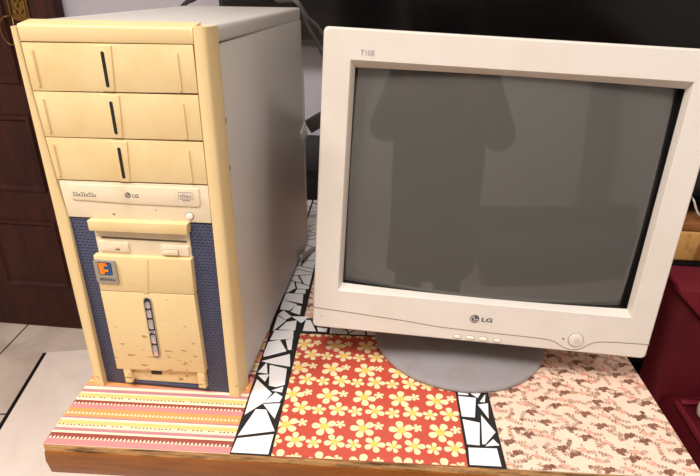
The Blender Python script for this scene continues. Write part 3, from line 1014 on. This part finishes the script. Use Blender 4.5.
# lower strip with the seam that dips under the power button
seam = [(.0004, .0281), (.055, .0250), (.1103, .0216), (.1608, .0172), (.2258, .0158), (.2700, .0154), (.2843, .0149), (.2940, .0142), (.3012, .0124), (.3075, .0092), (.3136, .0058),
        (.3195, .0042), (.3255, .0038), (.3310, .0047), (.3356, .0070), (.3405, .0110), (.3450, .0145), (.3500, .0168), (.3551, .0182), (.3750, .0198), (.4131, .0210)]
bm = new_bm()
plate(bm, strip2d(seam, .0010), MN, .00035, -.001, 0)
obj('panel_seam', bm, M['greyline'], monitor)
bm = new_bm()
for k, (uu_, ru) in enumerate(((.1832, .0043), (.1995, .0052), (.2150, .0052), (.2327, .0043))):
    pass
for (uu_, ru) in ((.1832, .0043), (.1995, .0054), (.2152, .0054), (.2327, .0043)):
    bm2 = new_bm()
    plate(bm2, ellipse(uu_, .0064, ru, .0024, 24), MN, .0016, -.001, .0008)
    plate(bm2, ellipse(uu_, .0064, ru + .0006, .0030, 24), MN, .0003, -.001, 0, 1)
    obj('control_button', bm2, [M['white_plastic'], M['greyline']], monitor)
bm.free()
bm = new_bm()
plate(bm, ellipse(.3261, .0178, .0086, .0088, 32), MN, .0022, -.001, .0010)
plate(bm, ellipse(.3261, .0178, .0093, .0095, 32), MN, .0003, -.001, 0, 1)
ring(bm, .3268, .0172, .0022, .0028, MN, .00225, PI * .68, PI * 2.32, 18, 1)
plate(bm, rrect(.3265, .3271, .0178, .0204, 0), MN, .0023, .002, 0, 1)
obj('power_button', bm, [M['mon'], M['greyline']], monitor)
bm = new_bm()
plate(bm, ellipse(.3113, .0176, .0010, .0011, 12), MN, .0005, -.001, 0)
obj('power_light', bm, M['black'], monitor)
bm = new_bm()
lg_mark(bm, .2012, .0332, .0056, MN, .0004, 0, 1)
text_into(bm, 'LG', .2098, .0304, .2228, .0360, MN, .0004, 0, .03)
obj('maker_logo', bm, [M['ink'], M['mon']], monitor, smooth=False)
bm = new_bm()
text_into(bm, '710E', .0408, .3324, .0556, .3378, MN, .0004, 0, .0)
obj('model_number', bm, M['inklt'], monitor, smooth=False)
bm = new_bm()
ring(bm, .0110, .0160, .0011, .0017, MN, .0004, 0, PI, 12)
obj('recycle_mark', bm, M['inklt'], monitor, smooth=False)

# stand: wide round dish and swivel neck
bm = new_bm()
lathe(bm, [(0, 0), (BR - .003, 0), (BR, .0015), (BR + .0008, .0045), (BR - .0004, .0072), (BR - .0040, .0086), (BR - .012, .0094), (.07, .014), (.045, .018), (0, .018)], (BX, BY, .0006), 96)
obj('swivel_base', bm, M['mon_base'], monitor)
bm = new_bm()
lathe(bm, [(0, .0150), (.046, .0175), (.052, .024), (.058, .046), (.066, .062), (0, .064)], (BX, BY + .055, .0006), 48)
obj('neck', bm, M['mon_base'], monitor)


# ------------------------------------------------------------------ cables
def cable(name, pts, r, m, label, n=10, group=None):
    bm = new_bm()
    tube(bm, smooth_path(pts, n), r, 10)
    return obj(name, bm, m, None, label=label, cat='cable', angle=80, group=group)

cable('cable', [(.05, 1.085, 1.09), (.05, .97, 1.07), (.05, .78, .86), (.06, .60, .62), (.105, .53, .50), (.1357, .500, .4410), (.1590, .470, .4370), (.1825, .443, .4370), (.1960, .443, .4200), (.2020, .450, .3990), (.2223, .470, .3542), (.262, .50, .24), (.29, .54, .10), (.31, .57, .0040)], .0030, M['cable'],
      'lower of the two grey cables passing the tower corner and dropping behind the monitor', group='grey cables at the tower corner')
cable('cable', [(.11, 1.085, 1.09), (.11, .97, 1.07), (.105, .79, .86), (.10, .62, .62), (.122, .535, .50), (.1446, .505, .4450), (.1640, .476, .4400), (.1850, .450, .4370), (.2010, .455, .4120), (.2227, .472, .3853), (.258, .51, .29), (.32, .55, .13), (.36, .60, .0042)], .0032, M['cable'],
      'upper of the two grey cables passing the tower corner and dropping behind the monitor', group='grey cables at the tower corner')
cable('cable', [(.030, .431, .21), (.010, .48, .22), (-.045, .535, .30), (-.058, .540, .400), (-.0480, .530, .4180), (-.0300, .515, .4300), (-.006, .505, .4400), (.040, .50, .48), (.07, .56, .64), (.08, .78, .87), (.08, .97, 1.07), (.08, 1.085, 1.09)], .0040, M['cableblk'],
      'black cable rising in a bend behind the top of the tower')
cable('cable', [(.2022, .3400, .0225), (.2032, .352, .0165), (.2060, .380, .0085), (.2130, .4053, .0052), (.245, .440, .0052), (.290, .47, .0052), (.34, .48, .0052)], .0042, M['cablelt'],
      'pale grey cable lying across the white mosaic between tower and monitor')
vp = thing('cable_plug', 'dark angled plug sticking out behind the tower beside the monitor edge', 'plug', (.215, .458, .205))
bm = new_bm()
ax0 = Vector((.1990, .447, .2290)); ax1 = Vector((.2400, .455, .2530))
dirv = (ax1 - ax0).normalized(); upv = Vector((0, 0, 1)); upv = (upv - dirv * upv.dot(dirv)).normalized(); sdv = dirv.cross(upv)
def pl(p, a, b, c): return p + dirv * a + upv * b + sdv * c
hexa(bm, [pl(ax0, 0, -.012, -.007), pl(ax0, .048, -.012, -.007), pl(ax0, 0, -.012, .007), pl(ax0, .048, -.012, .007),
          pl(ax0, 0, .012, -.007), pl(ax0, .048, .012, -.007), pl(ax0, 0, .012, .007), pl(ax0, .048, .012, .007)], .002)
obj('plug_body', bm, M['plug'], vp)
bm = new_bm()
tube(bm, smooth_path([pl(ax0, .046, 0, 0), pl(ax0, .07, -.005, 0), pl(ax0, .10, -.03, .01)], 6), .004)
obj('cord', bm, M['cableblk'], vp)

# ------------------------------------------------------------------ room shell
FZ = -TZ
X0, X1, Y0, Y1, CZ = -2.0, 2.4, -2.9, 1.09, 2.0
def struct(name, bm, m, **k): return obj(name, bm, m, None, kind='structure', **k)
bm = new_bm(); box(bm, X0, X1, Y0, Y1, FZ - .05, FZ); struct('floor', bm, M['floor'], smooth=False)
bm = new_bm(); box(bm, X0, X1, Y0, Y1, CZ, CZ + .05); struct('ceiling', bm, M['ceiling'], smooth=False)
bm = new_bm(); box(bm, X0 - .05, X1 + .05, Y1, Y1 + .08, FZ - .05, CZ + .05); struct('wall_back', bm, M['wall'], smooth=False)
bm = new_bm(); box(bm, X0 - .05, X0, Y0, Y1, FZ - .05, CZ + .05); struct('wall_left', bm, M['roomwall'], smooth=False)
bm = new_bm(); box(bm, X1, X1 + .05, Y0, Y1, FZ - .05, CZ + .05); struct('wall_right', bm, M['roomwall'], smooth=False)
bm = new_bm(); box(bm, X0 - .05, X1 + .05, Y0 - .08, Y0, FZ - .05, CZ + .05); struct('wall_front', bm, M['roomwall'], smooth=False)

# door with panels, in the back wall at the left
DX0, DX1 = -1.56, -.690
DY = Y1 - .030
bm = new_bm()
box(bm, DX0, DX1, DY, Y1 - .001, FZ + .004, 1.30)
for (u0, u1) in ((-1.43, -1.165), (-1.045, -.795)):
    for (v0, v1) in ((-.546, -.280), (-.178, .080), (.172, .80), (.88, 1.2)):
        # moulded frame and raised field
        fmn = lambda u, v, d: (u, DY - d, v)
        o_ = rrect(u0, u1, v0, v1); i1 = inset(o_, .014); i2 = inset(o_, .022); i3 = inset(o_, .050)
        Ls = [[bm.verts.new(fmn(u, v, d)) for u, v in P] for P, d in ((o_, 0.0), (inset(o_, .004), .007), (i1, .009), (i2, .001), (i3, .008))]
        for A, B in zip(Ls, Ls[1:]):
            for i in range(4): bm.faces.new((A[i], A[(i + 1) % 4], B[(i + 1) % 4], B[i]))
        bm.faces.new(Ls[-1])
dr = struct('door_1', bm, M['door'])
ORG['door_1'] = ORG[dr.name]
bm = new_bm()
FM = lambda u, v, d: (u, DY - d, v)
P = [(-.781, .362), (-.764, .353), (-.736, .353), (-.719, .362), (-.719, .640), (-.734, .660), (-.766, .660), (-.781, .640)]
plate(bm, P, FM, .005, 0, .002)
P2 = inset(P, .0075)
plate(bm, strip2d(P2 + P2[:1], .0035), FM, .0085, .003, .0008)
for k in range(9):
    zc = .378 + k * .031
    for s in (-1, 1):
        plate(bm, ellipse(-.750 + s * .0095, zc, .0085, .0048, 10, s * .8), FM, .0105, .004, .003)
    plate(bm, ellipse(-.750, zc + .0155, .0045, .0055, 10), FM, .0115, .004, .003)
hp = obj('handle_plate', bm, M['brass'], dr, label='ornate brass handle plate')
bm = new_bm()
tube(bm, smooth_path([(-.782, DY - .006, .366), (-.796, DY - .014, .362), (-.8065, DY - .018, .345), (-.8080, DY - .019, .322), (-.802, DY - .019, .302), (-.792, DY - .018, .290),
                      (-.780, DY - .018, .290), (-.772, DY - .018, .305), (-.770, DY - .012, .335), (-.774, DY - .004, .360)], 6), .0019)
obj('ring_pull', bm, M['brass'], hp)
bm = new_bm()
box(bm, DX1 + .0005, -.632, Y1 - .045, Y1 - .0005, FZ + .001, 1.36, .004)
box(bm, DX0 - .058, DX0 - .0005, Y1 - .045, Y1 - .0005, FZ + .001, 1.36, .004)
box(bm, DX0 - .058, -.632, Y1 - .045, Y1 - .0005, 1.302, 1.36, .004)
struct('trim_1', bm, M['door'])

# marble slab under the table, turned a little, with a black strip painting the shadow gap along its left side
ang = .245
sc_, ss_ = math.cos(ang), math.sin(ang)
SL0 = Vector((-.815, .8895))
def SLm(a, b, h): return (SL0.x + sc_ * a + ss_ * b, SL0.y + ss_ * a - sc_ * b, FZ + h)
bm = new_bm()
plate(bm, [(0, 0), (1.85, 0), (1.85, 1.30), (0, 1.30)], SLm, .022, .0005, .002)
slab = thing('marble_slab', 'broad white marble slab on the floor under the table, with a black strip painted in for the shadow gap at its left', 'slab', (SLm(.9, .65, .0005)))
obj('slab_top', bm, M['slab'], slab)
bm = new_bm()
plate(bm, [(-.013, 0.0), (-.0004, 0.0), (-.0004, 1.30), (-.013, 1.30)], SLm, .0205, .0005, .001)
obj('shadow_gap_strip', bm, M['black'], slab)

# ------------------------------------------------------------------ television on the wall, black cabinet beneath
tv = thing('television', 'large flat black television hanging on the wall behind tower and monitor', 'television', (.5, 1.0, .306))
bm = new_bm(); box(bm, -.139, 1.12, 1.0, 1.045, .3065, 1.02, .004)
obj('housing', bm, M['tvbez'], tv)
bm = new_bm(); plate(bm, rrect(-.128, 1.109, .325, 1.010), lambda u, v, d: (u, 1.0 - d, v), .0008, -.003, .0004)
obj('screen', bm, M['tv'], tv)
bm = new_bm(); box(bm, -.139, 1.12, .9975, 1.003, .3055, .3095, .001)
obj('lower_lip', bm, M['tvlip'], tv)
bm = new_bm(); box(bm, .40, .60, 1.0451, Y1 - .0004, .50, .80)
obj('wall_mount', bm, M['tvbez'], tv)

cab = thing('media_cabinet', 'black open-fronted cabinet against the wall behind the monitor', 'cabinet', (.75, .9, FZ))
CX0, CX1, CY0, CY1 = .02, 1.60, .745, 1.07
for nm, b in (('cabinet_top', (CX0, CX1, CY0, CY1, .030, .050)), ('cabinet_shelf', (CX0 + .02, CX1 - .02, CY0 + .004, CY1 - .01, -.165, -.145)),
              ('cabinet_shelf', (CX0 + .02, CX1 - .02, CY0 + .004, CY1 - .01, -.45, -.43)), ('plinth', (CX0, CX1, CY0, CY1, FZ + .0005, -.64)),
              ('cabinet_side', (CX0, CX0 + .0198, CY0, CY1, -.64, .030)), ('cabinet_side', (CX1 - .0198, CX1, CY0, CY1, -.64, .030)),
              ('divider', (.80, .815, CY0 + .004, CY1 - .012, -.1449, .0299)),
              ('cabinet_back', (CX0 + .02, CX1 - .02, CY1 - .0098, CY1, -.64, .030))):
    bm = new_bm(); box(bm, *b, bev=.0015)
    obj(nm, bm, M['console'], cab)
bm = new_bm(); box(bm, CX0 + .021, .7995, CY0, CY0 + .018, -.144, .0295, .002)
dd = obj('cabinet_door', bm, M['console'], cab)

wb = thing('wooden_box', 'carved tan wooden box with darker rim on the cabinet shelf, right of the monitor', 'box', (1.085, .82, -.145))
bm = new_bm()
hexa(bm, [(1.016, .757, -.1449), (1.150, .757, -.1449), (1.016, .87, -.1449), (1.150, .87, -.1449),
          (1.008, .752, -.062), (1.160, .752, -.062), (1.008, .88, -.062), (1.160, .88, -.062)], .008, seg=3)
obj('box_body', bm, M['wood_box'], wb)
bm = new_bm(); box(bm, 1.002, 1.166, .750, .886, -.0618, -.036, .006)
obj('box_rim', bm, M['wood_rim'], wb)
cable('cable', [(1.034, .790, .0275), (1.038, .770, .026), (1.046, .757, .016), (1.056, .756, -.004), (1.068, .757, -.020), (1.09, .764, -.030), (1.13, .775, -.0325)], .0024, M['cablewh'],
      'thin white cable hanging down over the wooden box in the cabinet')
bm = new_bm()
box(bm, .99, 1.25, .785, 1.0, .0, .004); bm.free()

# ------------------------------------------------------------------ maroon armchair at the right
ch = thing('armchair', 'maroon upholstered armchair beside the rose-papered side of the table', 'armchair', (1.17, .15, FZ))
bm = new_bm()
hexa(bm, [(.862, -.22, -.42), (1.50, -.22, -.42), (.862, .345, -.42), (1.50, .345, -.42),
          (.862, -.22, -.205), (1.50, -.22, -.205), (.862, .345, -.205), (1.50, .345, -.205)], .03, seg=4)
obj('seat_cushion', bm, M['maroon'], ch)
bm = new_bm()
hexa(bm, [(.872, .318, -.52), (1.52, .318, -.52), (.872, .45, -.52), (1.52, .45, -.52),
          (.884, .410, -.028), (1.50, .410, -.028), (.884, .470, -.026), (1.50, .470, -.026)], .022, seg=4)
obj('backrest', bm, M['maroon'], ch)
bm = new_bm()                                  # turned-over cover on the top of the backrest
Pc = [(.877, .0), (1.51, .0), (1.51, -.078), (.945, -.070), (.926, -.058), (.879, -.012)]
def BK(u, v, d):
    t = (v + .020) / .5
    return (u, .410 + .184 * (v - 0) - .004 - d, v - .022)
plate(bm, [(u, v) for u, v in Pc], BK, .010, -.008, .006)
box(bm, .876, 1.51, .400, .478, -.0275, -.018, .004)
obj('cover_flap', bm, M['maroon2'], ch)
bm = new_bm(); tube(bm, smooth_path([(.880, .30, -.202), (.884, .0, -.2015), (.888, -.19, -.205)], 8), .005, 8)
tube(bm, smooth_path([(.885, .300, -.200), (1.1, .303, -.1995), (1.47, .303, -.200)], 8), .005, 8)
obj('piping', bm, M['maroon2'], ch)
bm = new_bm(); box(bm, 1.46, 1.58, -.24, .42, -.55, -.06, .03, seg=4)
obj('armrest', bm, M['maroon'], ch)
bm = new_bm(); box(bm, .870, 1.50, -.21, .33, -.60, -.421, .01)
obj('seat_base', bm, M['maroon'], ch)
for x in (.90, 1.44):
    for y in (-.18, .36):
        bm = new_bm(); lathe(bm, [(0, .0004), (.018, .0004), (.026, .12), (.026, .2), (0, .2)], (x, y, FZ), 20)
        obj('leg', bm, M['varnish'], ch)
bm = new_bm()
lathe(bm, [(0, 0), (.012, 0), (.016, .003), (.0175, .012), (.0165, .024), (.012, .031), (.004, .034), (0, .034)], (.918, .272, -.2045), 32)
obj('container', bm, M['white_plastic'], None, label='small white rounded container standing on the maroon armchair seat', cat='container')

# ------------------------------------------------------------------ person behind the camera (mirrored in the dark screen)
def skin_mesh(verts, edges, radii, root=0, sub=2):
    me = bpy.data.meshes.new('tmp'); me.from_pydata([tuple(v) for v in verts], edges, []); me.update()
    o = bpy.data.objects.new('tmp', me); COL.objects.link(o)
    sm = o.modifiers.new('s', 'SKIN'); sm.use_smooth_shade = True; sm.branch_smoothing = .6
    if not me.skin_vertices:
        me.skin_vertices.new()
    for i, r in enumerate(radii):
        r = r if isinstance(r, (tuple, list)) else (r, r)
        me.skin_vertices[0].data[i].radius = r
        me.skin_vertices[0].data[i].use_root = (i == root)
    ss = o.modifiers.new('u', 'SUBSURF'); ss.levels = sub; ss.render_levels = sub
    dg = bpy.context.evaluated_depsgraph_get(); dg.update()
    out = bpy.data.meshes.new_from_object(o.evaluated_get(dg))
    bpy.data.objects.remove(o); bpy.data.meshes.remove(me)
    return out


def add_mesh(bm, me, mi=0):
    n0 = len(bm.faces)
    bm.from_mesh(me); bm.faces.ensure_lookup_table()
    for f in bm.faces[n0:]: f.material_index = mi
    bpy.data.meshes.remove(me)


PXc, PYc = .410, -.99
person = thing('person', 'standing person in a dark long tunic holding up a phone, mirrored in the monitor screen', 'person', (PXc, PYc, FZ))
def q(x, y, z): return Vector((PXc + x, PYc + y, FZ + z))
# the phone's two grips
pc = CAMP - F * .09
gripL = pc - R2 * .078; gripR = pc + R2 * .078
bm = new_bm()
V_ = [q(0, 0, .90), q(0, -.005, 1.10), q(0, 0, 1.30), q(0, .01, 1.39), q(0, .03, 1.45),
      q(-.09, 0, .86), q(-.10, .02, .48), q(-.10, -.01, .09), q(-.10, .11, .035),
      q(.09, 0, .86), q(.10, .02, .48), q(.10, -.01, .09), q(.10, .11, .035),
      q(-.165, 0, 1.33), q(-.25, .05, 1.07), q(.165, 0, 1.33), q(.265, .05, 1.05)]
wl = gripL - F * .055 - U2 * .050 - R2 * .03; wr = gripR - F * .055 - U2 * .050 + R2 * .03
V_ += [wl, wr, gripL - F * .034 - R2 * .024 - U2 * .022, gripR - F * .034 + R2 * .024 - U2 * .022]
E_ = [(0, 1), (1, 2), (2, 3), (3, 4), (0, 5), (5, 6), (6, 7), (7, 8), (0, 9), (9, 10), (10, 11), (11, 12), (2, 13), (13, 14), (14, 17), (2, 15), (15, 16), (16, 18), (17, 19), (18, 20)]
R_ = [(.135, .10), (.115, .09), (.13, .09), (.055, .055), (.05, .05), (.075, .08), (.052, .056), (.036, .038), (.035, .028),
      (.075, .08), (.052, .056), (.036, .038), (.035, .028), .052, .040, .052, .040, .025, .025, .020, .020]
add_mesh(bm, skin_mesh(V_, E_, R_))
# head
hc = q(0, .065, 1.545)
hm = bmesh.new(); bmesh.ops.create_uvsphere(hm, u_segments=32, v_segments=24, radius=1)
for vv in hm.verts:
    x, y, z = vv.co
    w = 1.0 - .22 * max(0, -z)
    nx, ny, nz = x * .074 * w, y * .092 * (1 - .10 * max(0, -z)), z * .112
    if y > 0:
        nose = math.exp(-((x / .16) ** 2 + ((z + .10) / .22) ** 2)); ny += .020 * nose
        for ex in (-.40, .40):
            ny -= .010 * math.exp(-(((x - ex) / .2) ** 2 + ((z - .08) / .13) ** 2))
        ny += .005 * math.exp(-((x / .3) ** 2 + ((z + .46) / .07) ** 2)) - .004 * math.exp(-((x / .3) ** 2 + ((z + .40) / .04) ** 2))
        ny += .010 * math.exp(-((x / .3) ** 2 + ((z + .82) / .15) ** 2))
    # head tipped forward, looking down at the phone
    t = -.35
    vv.co = hc + Vector((nx, ny * math.cos(t) - nz * math.sin(t) * -1 * -1, ny * math.sin(t) + nz * math.cos(t)))
tmp = bpy.data.meshes.new('h'); hm.to_mesh(tmp); hm.free(); add_mesh(bm, tmp)
for s in (-1, 1):
    em = bmesh.new(); bmesh.ops.create_uvsphere(em, u_segments=12, v_segments=8, radius=1)
    for vv in em.verts: vv.co = hc + Vector((s * .075 + vv.co.x * .008, -.004 + vv.co.y * .018, vv.co.z * .030))
    tmp = bpy.data.meshes.new('h'); em.to_mesh(tmp); em.free(); add_mesh(bm, tmp)
def hpt(x, y, z, t=-.35): return hc + Vector((x, y * math.cos(t) - z * math.sin(t), y * math.sin(t) + z * math.cos(t)))
def blobs(nm, items, m, par):
    for c_, r_ in items:
        b_ = new_bm(); e_ = bmesh.new(); bmesh.ops.create_uvsphere(e_, u_segments=16, v_segments=10, radius=1)
        for vv in e_.verts: vv.co = hpt(c_[0] + vv.co.x * r_[0], c_[1] + vv.co.y * r_[1], c_[2] + vv.co.z * r_[2])
        t_ = bpy.data.meshes.new('h'); e_.to_mesh(t_); e_.free(); add_mesh(b_, t_)
        obj(nm, b_, m, par, angle=80)
blobs('eye', [((s * .029, .074, .008), (.012, .009, .008)) for s in (-1, 1)], M['white_plastic'], person)
blobs('iris', [((s * .029, .080, .007), (.005, .005, .005)) for s in (-1, 1)], M['hair'], person)
blobs('eyebrow', [((s * .030, .080, .026), (.017, .006, .003)) for s in (-1, 1)], M['hair'], person)
blobs('lips', [((0, .080, -.049), (.022, .007, .006))], M['s_maroon'], person)
# hands: palm and five fingers curled behind and round the phone's ends
for s, grip, wr_ in ((-1, gripL, wl), (1, gripR, wr)):
    palm = grip - F * .030 + R2 * s * .026 - U2 * .020
    v = [wr_, palm, palm + U2 * .020]
    e = [(0, 1), (1, 2)]; r = [(.024, .020), (.032, .016), (.026, .013)]
    for k, (ln_, dy) in enumerate(((.050, .032), (.058, .014), (.054, -.004), (.042, -.020))):
        b = palm + U2 * (dy + .006)
        i0 = len(v)
        v += [b + F * .022 + R2 * s * .004, b + F * .044 - R2 * s * .006, b + F * .052 - R2 * s * (ln_ * .48)]
        e += [(1, i0), (i0, i0 + 1), (i0 + 1, i0 + 2)]; r += [.0095, .0085, .0068]
    i0 = len(v)
    v += [palm + R2 * s * -.018 - U2 * .018 - F * .002, palm - R2 * s * .040 - U2 * .012 + F * .008, palm - R2 * s * .058 + F * .010]
    e += [(1, i0), (i0, i0 + 1), (i0 + 1, i0 + 2)]; r += [.012, .0105, .008]
    add_mesh(bm, skin_mesh(v, e, r, 0, 2))
obj('body', bm, M['skin'], person, angle=80)
# tunic: flared body and sleeves
bm = new_bm()
secs = [(.36, .215, .165), (.60, .200, .150), (.85, .205, .140), (1.05, .212, .140), (1.20, .215, .140), (1.32, .190, .110), (1.385, .115, .085), (1.405, .068, .068)]
L = []
for z, rx, ry in secs:
    L.append([bm.verts.new(q(rx * math.cos(2 * PI * k / 40) * (1 + (.05 * math.cos(9 * 2 * PI * k / 40) if z < .9 else 0)), ry * math.sin(2 * PI * k / 40), z)) for k in range(40)])
for A, B in zip(L, L[1:]):
    for i in range(40): bm.faces.new((A[i], A[(i + 1) % 40], B[(i + 1) % 40], B[i]))
for s, el, wr_ in ((-1, V_[14], wl), (1, V_[16], wr)):
    sh_ = q(s * .155, 0, 1.335)
    fin = wr_ + (el - wr_) * .22
    tube(bm, smooth_path([q(s * .09, 0, 1.335), sh_, (sh_ + el) / 2, el, (el + fin) / 2, fin], 6), lambda t: .088 - .030 * t, 20)
obj('tunic', bm, M['cloth'], person, angle=80)
bm = new_bm()
for s in (-1, 1):
    tube(bm, smooth_path([q(s * .09, 0, .84), q(s * .10, .02, .48), q(s * .10, -.01, .11)], 8), lambda t: .095 - .035 * t, 20)
obj('trousers', bm, M['trouser'], person, angle=80)
for s in (-1, 1):
    bm = new_bm(); box(bm, PXc + s * .10 - .045, PXc + s * .10 + .045, PYc - .07, PYc + .18, FZ + .0006, FZ + .022, .008, seg=3)
    obj('sandal', bm, M['shoe'], person)
bm = new_bm()
hm = bmesh.new(); bmesh.ops.create_uvsphere(hm, u_segments=28, v_segments=20, radius=1)
for vv in list(hm.verts):
    x, y, z = vv.co
    vv.co = hc + Vector((x * .086, y * .098 - .020 - .012 * max(0, -z), z * .118 + .012))
    if y > .35 and z < .45: vv.co.y -= .06
tmp = bpy.data.meshes.new('h'); hm.to_mesh(tmp); hm.free(); add_mesh(bm, tmp)
tube(bm, smooth_path([hc + Vector((0, -.10, .0)), hc + Vector((0, -.15, -.04)), hc + Vector((0, -.15, -.20)), hc + Vector((0, -.14, -.34))], 6), lambda t: .05 - .025 * t, 16)
obj('hair', bm, M['hair'], person, angle=80)

ph = thing('phone', 'black phone held sideways in both hands of the mirrored person', 'phone', tuple(CAMP - F * .09))
bm = new_bm()
def PHm(u, v, d): return pc + R2 * u + U2 * v + F * d
plate(bm, rrect(-.078, .078, -.040, .034, .009, 5), PHm, .004, -.004, .0012)
obj('phone_body', bm, M['tv'], ph)

# ------------------------------------------------------------------ things the screen mirrors faintly: far side of the room
bm = new_bm()
for k in range(1):
    box(bm, 2.0, 2.36, Y0 + .001, Y0 + .05, FZ + .004, 1.45, .004)
struct('door_2', bm, M['teal'])
so = thing('sofa', 'low dark sofa across the room, mirrored in the monitor screen', 'sofa', (1.47, -1.8, FZ))
bm = new_bm(); box(bm, .75, 2.2, -1.95, -1.45, FZ + .10, FZ + .32, .04, seg=3); obj('seat', bm, M['sofa_dark'], so)
bm = new_bm(); box(bm, .75, 2.2, -2.18, -1.96, FZ + .10, FZ + .46, .05, seg=3); obj('backrest', bm, M['sofa_dark'], so)
for x in (.80, 2.10):
    for y in (-2.12, -1.52):
        bm = new_bm(); box(bm, x, x + .05, y, y + .05, FZ + .0005, FZ + .0998, .004); obj('leg', bm, M['varnish'], so)

# ------------------------------------------------------------------ light
def lamp(name, loc, size, power, col, sizey=None, target=None):
    l = bpy.data.lights.new(name, 'AREA'); l.energy = power; l.color = col
    l.shape = 'RECTANGLE' if sizey else 'SQUARE'
    l.size = size
    if sizey: l.size_y = sizey
    o = link(bpy.data.objects.new(name, l)); o.location = Vector(loc) + Vector((0, 0, TZ))
    if target is not None:
        o.rotation_euler = (Vector(target) - Vector(loc)).to_track_quat('-Z', 'Y').to_euler()
    return o
WARM = (1.0, .955, .905)
lamp('ceiling_lamp', (.15, -1.15, CZ - .06), .50, 42, WARM)
lamp('left_fill', (-.95, -.75, CZ - .06), .50, 38, WARM)  # added unseen fill, brightens the floor on the left
lamp('right_fill', (1.7, -1.35, CZ - .06), .55, 20, WARM)  # added unseen fill from the right, lifts the tower's side panel

wd = bpy.data.worlds.new('world'); SC.world = wd; wd.use_nodes = True
wd.node_tree.nodes['Background'].inputs['Color'].default_value = (1, .92, .84, 1)
wd.node_tree.nodes['Background'].inputs['Strength'].default_value = 0.05
SC.view_settings.view_transform = 'Standard'
SC.view_settings.look = 'None'
SC.view_settings.gamma = 1
SC.view_settings.use_curve_mapping = False
SC.view_settings.exposure = 0.0
